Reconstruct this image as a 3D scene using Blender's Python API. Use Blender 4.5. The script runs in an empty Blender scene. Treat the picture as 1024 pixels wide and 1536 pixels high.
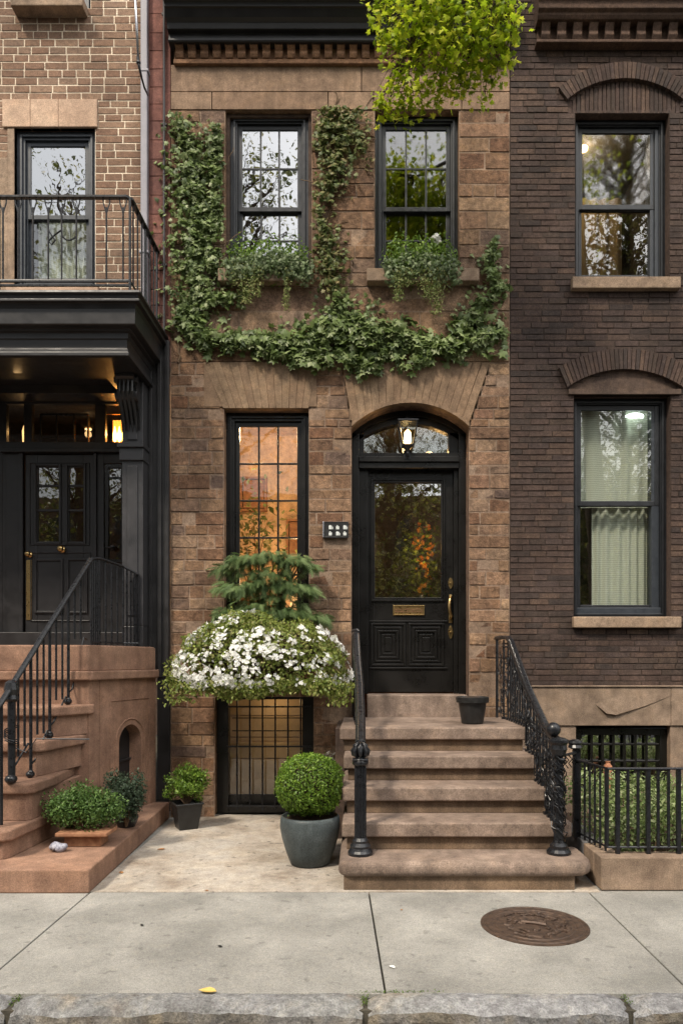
import bpy, math, random
import numpy as np
from mathutils import Vector, Matrix
random.seed(7); RNG = np.random.default_rng(11)
S = bpy.context.scene
PI = math.pi
# ---------------------------------------------------------------- camera, sky, sun, exposure
EYE, DF, FPX, VX, VY = 1.57, 7.2, 1080.0, 545.0, 990.0
cam = bpy.data.cameras.new('camera'); cam_o = bpy.data.objects.new('camera', cam); S.collection.objects.link(cam_o)
cam_o.location = (0, -DF, EYE); cam_o.rotation_euler = (PI/2, 0, 0)
cam.sensor_width = 36; cam.lens = FPX/1536*36
cam.shift_x = -(VX-512)/1536; cam.shift_y = (VY-768)/1536
cam.clip_start = 0.05; cam.clip_end = 600
S.camera = cam_o
SUN_EL, SUN_AZ = 52.0, -38.0          # sun stands behind the camera, to its left
w = bpy.data.worlds.new('World'); S.world = w; w.use_nodes = True
nt = w.node_tree; bg = nt.nodes['Background']
sky = nt.nodes.new('ShaderNodeTexSky'); sky.sky_type = 'NISHITA'; sky.sun_disc = False
sky.sun_elevation = math.radians(SUN_EL); sky.sun_rotation = math.radians(180+SUN_AZ)
sky.air_density = 1.6; sky.dust_density = 5.0; sky.ozone_density = 1.0
hs = nt.nodes.new('ShaderNodeHueSaturation'); hs.inputs['Saturation'].default_value = 0.22
nt.links.new(sky.outputs[0], hs.inputs['Color']); nt.links.new(hs.outputs[0], bg.inputs[0])
bg.inputs[1].default_value = 0.14
sl = bpy.data.lights.new('sun', 'SUN'); so = bpy.data.objects.new('sun', sl); S.collection.objects.link(so)
sl.energy = 2.9; sl.angle = math.radians(8); sl.color = (1, .89, .74)
so.rotation_euler = (math.radians(90-SUN_EL), 0, math.radians(SUN_AZ)); so.location = (-5, -15, 20)
S.view_settings.view_transform = 'Standard'; S.view_settings.look = 'None'
S.view_settings.gamma = 1; S.view_settings.exposure = 0.6
S.cycles.use_denoising = True; S.cycles.max_bounces = 8; S.cycles.transparent_max_bounces = 16
S.cycles.sample_clamp_indirect = 6
# ---------------------------------------------------------------- helpers
def X(px, d=DF): return (px-VX)*d/FPX
def Z(py, d=DF): return EYE+(VY-py)*d/FPX
def Y(d): return d-DF

def tag(o, label=None, cat=None, group=None, kind=None):
    if label: o['label'] = label
    if cat: o['category'] = cat
    if group: o['group'] = group
    if kind: o['kind'] = kind
    return o
def thing(name, label, cat, loc=(0,0,0), group=None):
    o = bpy.data.objects.new(name, None); S.collection.objects.link(o); o.location = loc
    o.empty_display_size = .1
    bpy.context.view_layer.update()
    return tag(o, label, cat, group)

class MB:
    def __init__(s): s.v = []; s.f = []; s.r = []; s.m = []
    def add(s, vs, fs, r=0.5, m=0):
        b = len(s.v); s.v += [tuple(p) for p in vs]
        for f in fs: s.f.append([b+i for i in f]); s.r.append(r); s.m.append(m)
    def box(s, x0, x1, y0, y1, z0, z1, r=.5, m=0):
        s.add([(x0,y0,z0),(x1,y0,z0),(x1,y1,z0),(x0,y1,z0),(x0,y0,z1),(x1,y0,z1),(x1,y1,z1),(x0,y1,z1)],
              [(0,3,2,1),(4,5,6,7),(0,1,5,4),(1,2,6,5),(2,3,7,6),(3,0,4,7)], r, m)
    def stone(s, pts, yf, yb, inset, r=.5, m=0):
        n = len(pts); cx = sum(p[0] for p in pts)/n; cz = sum(p[1] for p in pts)/n
        back = [(p[0], yb, p[1]) for p in pts]
        fr = []
        for i, p in enumerate(pts):
            a = pts[i-1]; b = pts[(i+1)%n]
            d1 = Vector((a[0]-p[0], a[1]-p[1])).normalized(); d2 = Vector((b[0]-p[0], b[1]-p[1])).normalized()
            fr.append((p[0]+(d1.x+d2.x)*inset, yf+random.uniform(-.0015,.0015), p[1]+(d1.y+d2.y)*inset))
        s.add(back+fr, [tuple(range(n, 2*n))]+[(i, (i+1)%n, n+(i+1)%n, n+i) for i in range(n)], r, m)
    def cyl(s, a, b, ra, rb=None, n=10, cap=True, r=.5, m=0):
        rb = ra if rb is None else rb; a = Vector(a); b = Vector(b); d = (b-a).normalized()
        u = d.orthogonal().normalized(); w_ = d.cross(u); vs = []
        for p, rr in ((a, ra), (b, rb)):
            for i in range(n):
                t = 2*PI*i/n; vs.append(p+(u*math.cos(t)+w_*math.sin(t))*rr)
        fs = [(i, (i+1)%n, n+(i+1)%n, n+i) for i in range(n)]
        if cap: fs += [tuple(reversed(range(n))), tuple(range(n, 2*n))]
        s.add(vs, fs, r, m)
    def tube(s, pts, rad, n=6, r=.5, m=0, flat=None):
        pts = [Vector(p) for p in pts]; k = len(pts)
        if k < 2: return
        rs = rad if isinstance(rad, (list, tuple)) else [rad]*k
        vs = []; u = None
        for i, p in enumerate(pts):
            d = (pts[min(i+1,k-1)]-pts[max(i-1,0)])
            d = d.normalized() if d.length > 1e-9 else Vector((0,0,1))
            if u is None: u = d.orthogonal().normalized()
            u = (u-d*u.dot(d)); u = u.normalized() if u.length > 1e-6 else d.orthogonal().normalized()
            w_ = d.cross(u)
            for j in range(n):
                t = 2*PI*j/n; vs.append(p+(u*math.cos(t)+w_*math.sin(t))*rs[i])
        fs = [(i*n+j, i*n+(j+1)%n, (i+1)*n+(j+1)%n, (i+1)*n+j) for i in range(k-1) for j in range(n)]
        fs += [tuple(reversed(range(n))), tuple(range((k-1)*n, k*n))]
        s.add(vs, fs, r, m)
    def ribbon(s, pts, w_, h, r=.5, m=0):    # rectangular bar swept along pts, w across x, h up
        vs = []; k = len(pts)
        for i, p in enumerate(pts):
            p = Vector(p); d = Vector(pts[min(i+1,k-1)])-Vector(pts[max(i-1,0)]); d.normalize()
            side = d.cross(Vector((0,0,1))); side = side.normalized() if side.length > 1e-6 else Vector((1,0,0)); up = side.cross(d)
            for a, b in ((-1,-.6),(1,-.6),(1,.3),(.55,1),(-.55,1),(-1,.3)): vs.append(p+side*a*w_/2+up*b*h/2)
        fs = [(i*6+j, i*6+(j+1)%6, (i+1)*6+(j+1)%6, (i+1)*6+j) for i in range(k-1) for j in range(6)]
        fs += [tuple(reversed(range(6))), tuple(range((k-1)*6, k*6))]
        s.add(vs, fs, r, m)
    def lathe(s, c, prof, n=24, r=.5, m=0, flute=0):   # prof: (radius, z)
        vs = []
        for rr, z in prof:
            for i in range(n):
                t = 2*PI*i/n; q = rr*(1-(flute if i%2 else 0)); vs.append((c[0]+q*math.cos(t), c[1]+q*math.sin(t), c[2]+z))
        k = len(prof)
        fs = [(i*n+j, i*n+(j+1)%n, (i+1)*n+(j+1)%n, (i+1)*n+j) for i in range(k-1) for j in range(n)]
        fs += [tuple(reversed(range(n))), tuple(range((k-1)*n, k*n))]
        s.add(vs, fs, r, m)
    def prism(s, pts, z0, z1, r=.5, m=0):     # plan polygon extruded in z
        n = len(pts)
        s.add([(p[0],p[1],z0) for p in pts]+[(p[0],p[1],z1) for p in pts],
              [tuple(reversed(range(n))), tuple(range(n,2*n))]+[(i,(i+1)%n,n+(i+1)%n,n+i) for i in range(n)], r, m)
    def profx(s, prof, x0, x1, r=.5, m=0):    # (y,z) profile extruded along x
        n = len(prof)
        s.add([(x0,p[0],p[1]) for p in prof]+[(x1,p[0],p[1]) for p in prof],
              [tuple(range(n)), tuple(reversed(range(n,2*n)))]+[(i,(i+1)%n,n+(i+1)%n,n+i) for i in range(n)], r, m)
    def profy(s, prof, y0, y1, r=.5, m=0):    # (x,z) profile extruded along y
        n = len(prof)
        s.add([(p[0],y0,p[1]) for p in prof]+[(p[0],y1,p[1]) for p in prof],
              [tuple(range(n)), tuple(reversed(range(n,2*n)))]+[(i,(i+1)%n,n+(i+1)%n,n+i) for i in range(n)], r, m)
    def ball(s, c, rx, ry=None, rz=None, n=12, k=8, r=.5, m=0):
        ry = ry or rx; rz = rz or rx
        vs = [(c[0]+rx*math.sin(PI*a/k)*math.cos(2*PI*i/n), c[1]+ry*math.sin(PI*a/k)*math.sin(2*PI*i/n), c[2]-rz*math.cos(PI*a/k)) for a in range(k+1) for i in range(n)]
        s.add(vs, [(a*n+i, a*n+(i+1)%n, (a+1)*n+(i+1)%n, (a+1)*n+i) for a in range(k) for i in range(n)], r, m)
    def build(s, name, mat, parent=None, bevel=0, seg=2, smooth=False, sub=None):
        me = bpy.data.meshes.new(name); me.from_pydata(s.v, [], s.f); me.validate(); 
        for mm in (mat if isinstance(mat, (list, tuple)) else [mat]): me.materials.append(mm)
        if len(me.polygons) == len(s.f):
            at = me.attributes.new('rnd', 'FLOAT', 'FACE'); at.data.foreach_set('value', s.r)
            if any(s.m): me.polygons.foreach_set('material_index', s.m)
        if smooth: me.polygons.foreach_set('use_smooth', [True]*len(me.polygons))
        me.update()
        o = bpy.data.objects.new(name, me); S.collection.objects.link(o)
        if bevel:
            b = o.modifiers.new('bevel', 'BEVEL'); b.width = bevel; b.segments = seg; b.limit_method = 'ANGLE'; b.angle_limit = math.radians(40)
            b.harden_normals = False
        if parent:
            o.parent = parent
            o.matrix_parent_inverse = wm(parent).inverted()
        return o
def wm(o):
    m = Matrix.LocRotScale(o.location, o.rotation_euler, o.scale)
    if o.parent: m = wm(o.parent) @ o.matrix_parent_inverse @ m
    return m
# ---------------------------------------------------------------- materials
def newmat(name):
    m = bpy.data.materials.new(name); m.use_nodes = True; n = m.node_tree
    return m, n, n.nodes['Principled BSDF']
def link(n, a, b): n.links.new(a, b)
def noise(n, scale, detail=4, rough=.6, vec=None, dist=0):
    t = n.nodes.new('ShaderNodeTexNoise'); t.inputs['Scale'].default_value = scale
    t.inputs['Detail'].default_value = detail; t.inputs['Roughness'].default_value = rough; t.inputs['Distortion'].default_value = dist
    if vec is None:
        c = n.nodes.new('ShaderNodeTexCoord'); vec = c.outputs['Object']
    n.links.new(vec, t.inputs['Vector']); return t
def ramp(n, fac, stops, interp='LINEAR'):
    r = n.nodes.new('ShaderNodeValToRGB'); e = r.color_ramp.elements; r.color_ramp.interpolation = interp
    while len(e) > 1: e.remove(e[0])
    e[0].position = stops[0][0]; e[0].color = (*stops[0][1], 1)
    for p, c in stops[1:]:
        q = e.new(p); q.color = (*c, 1)
    n.links.new(fac, r.inputs[0]); return r.outputs[0]
def mix(n, fac, a, b, mode='MIX'):
    m = n.nodes.new('ShaderNodeMix'); m.data_type = 'RGBA'; m.blend_type = mode
    for v, i in ((fac, 0), (a, 6), (b, 7)):
        if hasattr(v, 'links'): n.links.new(v, m.inputs[i])
        elif i == 0: m.inputs[0].default_value = v
        else: m.inputs[i].default_value = (*v, 1)
    return m.outputs[2]
def bump(n, b, h, strength=.5, dist=.01):
    k = n.nodes.new('ShaderNodeBump'); k.inputs['Strength'].default_value = strength; k.inputs['Distance'].default_value = dist
    n.links.new(h, k.inputs['Height']); n.links.new(k.outputs[0], b.inputs['Normal']); return k
def g(v): return (v, v, v)
def stonemat(name, cols, rough=.9, attr=True, mott=.45, grain=120, bscale=18, bstr=.5, bdist=.01, big=1.2, dark=None, spots=0):
    m, n, b = newmat(name)
    if attr:
        a = n.nodes.new('ShaderNodeAttribute'); a.attribute_name = 'rnd'
        base = ramp(n, a.outputs['Fac'], [(i/(len(cols)-1), c) for i, c in enumerate(cols)])
    else:
        base = ramp(n, noise(n, big*2, 5, .65, dist=.4).outputs[0], [(.3+.4*i/(len(cols)-1), c) for i, c in enumerate(cols)])
    n1 = noise(n, bscale, 6, .7)
    c = mix(n, mott, base, ramp(n, n1.outputs[0], [(.3, g(.3)), (.45, g(.8)), (.55, g(1.15)), (.7, g(1.7))]), 'MULTIPLY')
    nb = noise(n, bscale*.35, 5, .75, dist=.6); c = mix(n, mott*.9, c, ramp(n, nb.outputs[0], [(.35, (.55,.5,.5)), (.5, g(1)), (.65, (1.35,1.25,1.1))]), 'MULTIPLY')
    n2 = noise(n, grain, 3, .7)
    c = mix(n, .7, c, ramp(n, n2.outputs[0], [(.3, g(.5)), (.7, g(1.5))]), 'MULTIPLY')
    n3 = noise(n, big, 4, .6)
    c = mix(n, .6, c, ramp(n, n3.outputs[0], [(.35, g(.62)), (.65, g(1.15))]), 'MULTIPLY')
    if spots:     # gum, grit and worn patches
        ns = noise(n, 13, 2, .4); c = mix(n, spots, c, ramp(n, ns.outputs[0], [(.66, g(1)), (.70, g(.5))]), 'MULTIPLY')
        ns = noise(n, 70, 3, .6); c = mix(n, spots, c, ramp(n, ns.outputs[0], [(.30, g(.55)), (.36, g(1)), (.66, g(1)), (.72, g(1.35))]), 'MULTIPLY')
    if dark:      # streaky soot, a stain with its own shape
        mp = n.nodes.new('ShaderNodeMapping'); tc = n.nodes.new('ShaderNodeTexCoord'); mp.inputs['Scale'].default_value = (6, 6, .7)
        n.links.new(tc.outputs['Object'], mp.inputs[0]); st = noise(n, 1.0, 5, .7, mp.outputs[0])
        c = mix(n, dark, c, ramp(n, st.outputs[0], [(.42, g(.5)), (.6, g(1))]), 'MULTIPLY')
    link(n, c, b.inputs['Base Color']); b.inputs['Roughness'].default_value = rough
    b.inputs['Specular IOR Level'].default_value = .25
    ad = n.nodes.new('ShaderNodeMath'); ad.operation = 'MULTIPLY_ADD'; link(n, n2.outputs[0], ad.inputs[0]); ad.inputs[1].default_value = .35; link(n, n1.outputs[0], ad.inputs[2])
    bump(n, b, ad.outputs[0], bstr, bdist)
    return m
M = {}
M['brown_brick'] = stonemat('brownstone_blocks', [(.08,.05,.038),(.20,.118,.072),(.26,.165,.10),(.17,.09,.054),(.34,.225,.14),(.14,.095,.075),(.29,.18,.112),(.22,.125,.082)], bstr=.9, bdist=.016, dark=.35, mott=.7)
M['ashlar'] = stonemat('brownstone_ashlar', [(.20,.13,.088),(.28,.19,.128),(.235,.15,.098)], bstr=.35, bdist=.006, bscale=9, dark=.4)
M['vouss'] = stonemat('arch_stones', [(.21,.14,.09),(.26,.18,.115),(.235,.155,.098)], bstr=.35, bdist=.006, bscale=9, dark=.3)
M['mortar_dark'] = stonemat('mortar_dark', [(.17,.115,.08),(.30,.215,.155)], attr=False)
M['mortar_blk'] = stonemat('mortar_black', [(.035,.025,.02),(.065,.046,.037)], attr=False)
M['mortar_pale'] = stonemat('mortar_pale', [(.60,.50,.38),(.74,.63,.49)], attr=False, mott=.2)
M['left_brick'] = stonemat('red_brown_brick', [(.155,.092,.062),(.22,.138,.092),(.19,.112,.075),(.26,.17,.115),(.165,.11,.08)], bstr=.3, bdist=.004, bscale=30)
M['strip_brick'] = stonemat('dull_red_brick', [(.15,.065,.052),(.2,.09,.07),(.13,.06,.05)], bstr=.3, bdist=.004)
M['right_brick'] = stonemat('dark_brown_brick', [(.058,.038,.031),(.080,.053,.043),(.068,.048,.042),(.098,.064,.048),(.048,.036,.032),(.075,.052,.04)], bstr=.4, bdist=.005, bscale=30, dark=.45)
M['right_stone'] = stonemat('grey_brown_stone', [(.22,.16,.115),(.30,.22,.16)], attr=False, bstr=.5, bdist=.012, bscale=7, dark=.3)
M['sill_stone'] = stonemat('sill_stone', [(.25,.18,.125),(.33,.24,.17)], attr=False, bstr=.3, bdist=.004, bscale=12)
M['dark_stone'] = stonemat('sooty_stone', [(.06,.042,.034),(.11,.075,.056)], attr=False, bstr=.5, bdist=.006, bscale=14)
M['cornice_r'] = stonemat('dark_cornice_stone', [(.06,.038,.028),(.11,.068,.048)], attr=False, bstr=.6, bdist=.01, bscale=30, dark=.3)
M['frieze_stone'] = stonemat('frieze_stone', [(.15,.08,.045),(.27,.15,.085)], attr=False, bstr=.6, bdist=.01, bscale=30, dark=.3)
M['riser_stone_shaded'] = stonemat('stoop_riser_stone_shaded', [(.135,.092,.06),(.20,.14,.095)], attr=False, bstr=.3, bdist=.004, bscale=8, mott=.4, dark=.5)  # yellower than the treads, with the shade on the risers put into the colour
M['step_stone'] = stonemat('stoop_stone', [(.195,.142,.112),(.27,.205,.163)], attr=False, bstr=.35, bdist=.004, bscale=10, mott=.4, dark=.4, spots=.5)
M['stoop_red'] = stonemat('red_sandstone', [(.235,.135,.092),(.33,.20,.138)], attr=False, bstr=.25, bdist=.004, bscale=10, mott=.3, dark=.35)
M['lintel_l'] = stonemat('pale_lintel', [(.40,.27,.19),(.50,.36,.26)], attr=False, bstr=.3, bdist=.004, bscale=12, mott=.25)
M['concrete'] = stonemat('pavement_concrete', [(.24,.235,.215),(.31,.30,.275)], attr=False, bstr=.35, bdist=.003, grain=150, bscale=55, mott=.25, big=1.3, spots=.5)
M['joint_dirt'] = stonemat('joint_dirt', [(.05,.045,.035),(.09,.08,.06)], attr=False)
M['paving_pale'] = stonemat('sandy_paving', [(.28,.225,.175),(.42,.37,.31),(.39,.36,.32)], attr=False, spots=.9, bstr=.4, bdist=.004, grain=200, bscale=14, mott=.3, big=1.1)
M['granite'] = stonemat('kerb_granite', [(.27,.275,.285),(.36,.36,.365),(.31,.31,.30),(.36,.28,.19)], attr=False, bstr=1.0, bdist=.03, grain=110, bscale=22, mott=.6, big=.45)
M['granite_face_shaded'] = stonemat('kerb_face_granite_shaded', [(.16,.15,.13),(.22,.19,.145),(.20,.20,.20),(.26,.21,.14)], attr=False, bstr=1.0, bdist=.03, grain=110, bscale=20, mott=.7, big=.6)  # grimy brown kerb face, with its shade below the rim painted in darker
M['asphalt'] = stonemat('asphalt', [(.045,.045,.047),(.06,.06,.06)], attr=False, bstr=.5, bdist=.006, bscale=80)
M['terracotta'] = stonemat('terracotta', [(.3,.13,.07),(.38,.18,.1)], attr=False)
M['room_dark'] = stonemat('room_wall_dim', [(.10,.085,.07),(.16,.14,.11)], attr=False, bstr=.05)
M['room_warm'] = stonemat('room_wall_warm', [(.50,.34,.21),(.66,.48,.32)], attr=False, bstr=.05, mott=.4, big=2.0)
M['far_brick'] = stonemat('far_brick', [(.15,.09,.06),(.25,.17,.12)], attr=False)
def plain(name, col, rough=.5, metal=0, spec=.5, nz=None, nscale=20, bs=0, bd=.003, coat=0):
    m, n, b = newmat(name); b.inputs['Base Color'].default_value = (*col, 1)
    b.inputs['Roughness'].default_value = rough; b.inputs['Metallic'].default_value = metal; b.inputs['Specular IOR Level'].default_value = spec
    b.inputs['Coat Weight'].default_value = coat
    t = noise(n, nscale, 5, .65)
    if nz:
        link(n, ramp(n, t.outputs[0], [(.35, col), (.65, nz)]), b.inputs['Base Color'])
    rr = n.nodes.new('ShaderNodeMapRange'); link(n, t.outputs[0], rr.inputs[0]); rr.inputs[1].default_value = .3; rr.inputs[2].default_value = .7
    rr.inputs[3].default_value = max(0, rough-.08); rr.inputs[4].default_value = min(1, rough+.12); link(n, rr.outputs[0], b.inputs['Roughness'])
    if bs: bump(n, b, t.outputs[0], bs, bd)
    return m
M['iron'] = plain('black_iron', (.007,.0075,.009), .30, 0, .45, (.013,.014,.017), 40, .2, .002)
M['black_paint'] = plain('black_joinery_paint', (.0075,.007,.0065), .30, 0, .4, (.010,.009,.008), 5, .0)
M['grey_paint'] = plain('charcoal_joinery_paint', (.014,.0135,.014), .40, 0, .42, (.021,.020,.021), 7, .05, .002)
M['column_paint'] = plain('column_paint', (.026,.026,.028), .42, 0, .42, (.036,.035,.038), 7, .05, .002)
M['frame_paint'] = plain('window_frame_paint', (.011,.012,.014), .38, 0, .45, (.018,.0195,.023), 15, .08, .002)
M['frame_blue'] = plain('slate_frame_paint', (.022,.027,.034), .4, 0, .45, (.034,.040,.049), 15, .08, .002)
M['brass'] = plain('brass', (.55,.38,.16), .3, 1, .5, (.35,.24,.11), 30, .2, .002)
M['pipe'] = plain('downpipe_paint', (.19,.185,.21), .5, 0, .5, (.26,.25,.28), 6, .1)
M['pipe_dark'] = plain('conduit_paint', (.04,.035,.035), .5)
M['steel'] = plain('bright_steel', (.6,.6,.63), .25, .9, .5, (.45,.45,.48), 20)
M['pot_blue'] = stonemat('blue_grey_glaze', [(.075,.095,.10),(.115,.135,.14)], .45, attr=False, bstr=.15, bdist=.004, mott=.3, dark=.6, bscale=9)
M['pot_black'] = plain('black_plastic', (.012,.012,.012), .38, 0, .45, (.02,.02,.02), 20)
M['soil'] = plain('soil', (.03,.02,.013), .95, 0, .1, (.06,.04,.03), 60, .8, .01)
M['rust'] = plain('rusty_iron', (.05,.036,.03), .5, .4, .4, (.12,.078,.055), 30, .8, .006)
M['bark'] = plain('bark', (.07,.05,.035), .95, 0, .2, (.12,.09,.065), 25, .8, .02)
M['stem'] = plain('vine_stem', (.10,.065,.04), .9, 0, .2, (.16,.11,.07), 60, .5)
M['paper'] = plain('white_paper', (.75,.75,.73), .8)
M['leaf_yellow'] = plain('yellow_leaf', (.55,.36,.08), .7, 0, .3, (.65,.48,.16), 60)
M['leaf_brown'] = plain('brown_leaf', (.25,.12,.05), .8, 0, .2, (.35,.18,.07), 60)
M['pebble'] = plain('painted_stone', (.14,.14,.18), .6, 0, .3, (.42,.42,.47), 55, .4)
M['tile_white'] = plain('number_tile', (.68,.70,.68), .4, 0, .4, (.5,.52,.5), 90)
M['wood'] = plain('weathered_wood', (.20,.09,.05), .8, 0, .2, (.34,.18,.10), 18, .4)
M['blind'] = plain('blind_cloth', (.42,.32,.2), .85, 0, .1, (.52,.4,.26), 6)
def curtainmat():
    m, n, b = newmat('sheer_curtain')
    tc = n.nodes.new('ShaderNodeTexCoord'); wv = n.nodes.new('ShaderNodeTexWave'); wv.bands_direction = 'Z'
    wv.inputs['Scale'].default_value = 14; wv.inputs['Distortion'].default_value = .6; wv.inputs['Detail'].default_value = 2
    link(n, tc.outputs['Object'], wv.inputs[0])
    c = ramp(n, wv.outputs[0], [(0, (.46,.47,.40)), (1, (.62,.62,.54))])
    link(n, c, b.inputs['Base Color']); b.inputs['Roughness'].default_value = .9
    return m
M['curtain'] = curtainmat()
def glassmat(name, refl=.35, rough=.015, wav=.0, wscale=6, tint=(.9,.92,.9)):
    m, n, b = newmat(name); n.nodes.remove(b); out = n.nodes['Material Output']
    tr = n.nodes.new('ShaderNodeBsdfTransparent'); tr.inputs[0].default_value = (*tint, 1)
    gl = n.nodes.new('ShaderNodeBsdfGlossy'); gl.inputs['Roughness'].default_value = rough; gl.inputs[0].default_value = (1,1,1,1)
    fr = n.nodes.new('ShaderNodeFresnel'); fr.inputs[0].default_value = 1.5
    ad = n.nodes.new('ShaderNodeMath'); ad.operation = 'ADD'; link(n, fr.outputs[0], ad.inputs[0]); ad.inputs[1].default_value = refl; ad.use_clamp = True
    ge = n.nodes.new('ShaderNodeNewGeometry'); sb = n.nodes.new('ShaderNodeMath'); sb.operation = 'SUBTRACT'; sb.inputs[0].default_value = 1; link(n, ge.outputs['Backfacing'], sb.inputs[1])
    mu = n.nodes.new('ShaderNodeMath'); mu.operation = 'MULTIPLY'; link(n, ad.outputs[0], mu.inputs[0]); link(n, sb.outputs[0], mu.inputs[1])
    mx = n.nodes.new('ShaderNodeMixShader'); link(n, mu.outputs[0], mx.inputs[0]); link(n, tr.outputs[0], mx.inputs[1]); link(n, gl.outputs[0], mx.inputs[2])
    link(n, mx.outputs[0], out.inputs[0])
    if wav:
        t = noise(n, wscale, 3, .5); k = n.nodes.new('ShaderNodeBump'); k.inputs['Strength'].default_value = wav; k.inputs['Distance'].default_value = .01
        link(n, t.outputs[0], k.inputs['Height']); link(n, k.outputs[0], gl.inputs['Normal'])
    return m
M['glass'] = glassmat('window_glass', .52, .01, .10, 3)
M['glass_weak'] = glassmat('window_glass_clear', .05, .01, .1, 3)
M['glass_mid'] = glassmat('window_glass_old', .16, .005, .05, 4)
M['glass_door'] = glassmat('wavy_door_glass', .50, .0, .03, 9)
M['glass_soft'] = glassmat('window_glass_soft', .17, .035, .03, 4)
def emis(name, col, st):
    m, n, b = newmat(name); b.inputs['Base Color'].default_value = (*col, 1)
    b.inputs['Emission Color'].default_value = (*col, 1); b.inputs['Emission Strength'].default_value = st
    return m
M['bulb'] = emis('lit_bulb', (1, .62, .25), 9)
M['bulb_hot'] = emis('lit_flame_bulb', (1, .5, .12), 12)
M['shade_lit'] = emis('lit_lampshade', (1, .55, .22), 1.6)
M['tube_lit'] = emis('lit_ceiling_tube', (.85, 1, .9), 3)
M['amber'] = emis('lit_amber_glass', (1, .36, .05), 1.6)
def leafmat(name, cols, rough=.55, trans=.35, spec=.35):
    m, n, b = newmat(name); out = n.nodes['Material Output']
    a = n.nodes.new('ShaderNodeAttribute'); a.attribute_name = 'rnd'
    c = ramp(n, a.outputs['Fac'], [(i/(len(cols)-1), q) for i, q in enumerate(cols)])
    t = noise(n, 3, 3, .6); c = mix(n, .5, c, ramp(n, t.outputs[0], [(.3, g(.7)), (.7, g(1.3))]), 'MULTIPLY')
    link(n, c, b.inputs['Base Color']); b.inputs['Roughness'].default_value = rough; b.inputs['Specular IOR Level'].default_value = spec
    tl = n.nodes.new('ShaderNodeBsdfTranslucent'); link(n, c, tl.inputs[0])
    mx = n.nodes.new('ShaderNodeMixShader'); mx.inputs[0].default_value = trans
    link(n, b.outputs[0], mx.inputs[1]); link(n, tl.outputs[0], mx.inputs[2]); link(n, mx.outputs[0], out.inputs[0])
    return m
M['ivy'] = leafmat('ivy_leaf', [(.055,.085,.022),(.115,.165,.045),(.18,.245,.08),(.32,.37,.18)], .45)
M['ivy_w'] = leafmat('ivy_leaf_olive', [(.07,.10,.025),(.13,.17,.05),(.21,.22,.08),(.22,.17,.07)], .5)
M['box_leaf'] = leafmat('boxwood_leaf', [(.06,.12,.014),(.13,.23,.025),(.23,.35,.045)], .42)
M['bush_leaf'] = leafmat('bush_leaf', [(.08,.12,.02),(.16,.21,.035),(.26,.30,.07),(.24,.22,.08)], .5)
M['fern_leaf'] = leafmat('cedar_leaf', [(.05,.09,.03),(.11,.17,.055),(.18,.25,.10)], .6)
M['shrub_leaf'] = leafmat('shrub_leaf', [(.045,.09,.02),(.09,.17,.04),(.16,.26,.07)], .5)
M['shrub_grey'] = leafmat('shrub_leaf_grey', [(.025,.045,.025),(.05,.08,.045),(.08,.11,.07)], .5)
M['pot_leaf'] = leafmat('potted_leaf', [(.06,.12,.015),(.13,.22,.03),(.22,.33,.05)], .45)
M['silver_leaf'] = leafmat('silver_trailing_leaf', [(.10,.15,.06),(.19,.25,.12),(.30,.35,.21)], .6)
M['trail_leaf'] = leafmat('trailing_leaf', [(.10,.15,.035),(.20,.24,.07),(.30,.28,.11)], .6)
M['hedge_leaf'] = leafmat('hedge_leaf', [(.07,.11,.03),(.16,.22,.07),(.26,.33,.13),(.42,.46,.27)], .45)
M['tree_leaf'] = leafmat('maple_leaf', [(.17,.26,.014),(.36,.48,.02),(.52,.62,.035),(.68,.68,.07)], .5, .55)
M['far_leaf'] = leafmat('street_tree_leaf', [(.03,.045,.01),(.13,.15,.03),(.34,.31,.09)], .6)
M['petal'] = leafmat('white_petal', [(.82,.82,.78),(.88,.88,.86)], .7, .3, .2)
M['autumn'] = leafmat('orange_flower', [(.6,.2,.02),(.8,.4,.03)], .6)
M['dry'] = leafmat('dry_grey_leaf', [(.14,.13,.11),(.24,.22,.19)], .8)
M['moss'] = leafmat('moss', [(.06,.11,.015),(.12,.19,.03)], .8)
# ---------------------------------------------------------------- leaf scatter
def T(vs, fs): return np.array(vs, float), np.array(fs, int)
LEAF = T([(0,0,0),(.28,.42,.07),(0,1,-.02),(-.28,.42,.07),(0,.5,-.02)], [(0,1,4),(1,2,4),(2,3,4),(3,0,4)])
_iv = [(0,0),(.26,-.1),(.52,.12),(.3,.28),(.5,.62),(.17,.56),(0,1),(-.17,.56),(-.5,.62),(-.3,.28),(-.52,.12),(-.26,-.1)]
IVY = T([(0,.34,.04)]+[(x,y,-.05*abs(x)*2-.06*(y>.5)) for x, y in _iv], [(0,i+1,(i+1)%12+1) for i in range(12)])
def _spray():
    vs = []; fs = []
    def tri(a, b, c): k = len(vs); vs.extend((a,b,c)); fs.append((k,k+1,k+2))
    tri((-.02,0,0),(.02,0,0),(0,1,-.25))
    for i in range(7):
        y = .1+i*.12; l = .42*(1-i*.1); z = -.25*y*y
        for s in (-1,1): tri((0,y-.03,z),(0,y+.10,z),(s*l,y+.20+l*.3,z-.06-.1*l))
    return T(vs, fs)
SPRAY = _spray()
def _flower():
    vs = [(0,0,.04)]; fs = []
    for i in range(5):
        a = 2*PI*i/5
        for da, r_ in ((-.5,.42),(0,.5),(.5,.42)): vs.append((r_*math.cos(a+da), r_*math.sin(a+da), .12))
        k = 1+3*i; fs += [(0,k,k+1),(0,k+1,k+2)]
    return T(vs, fs)
FLOWER = _flower()
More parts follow.
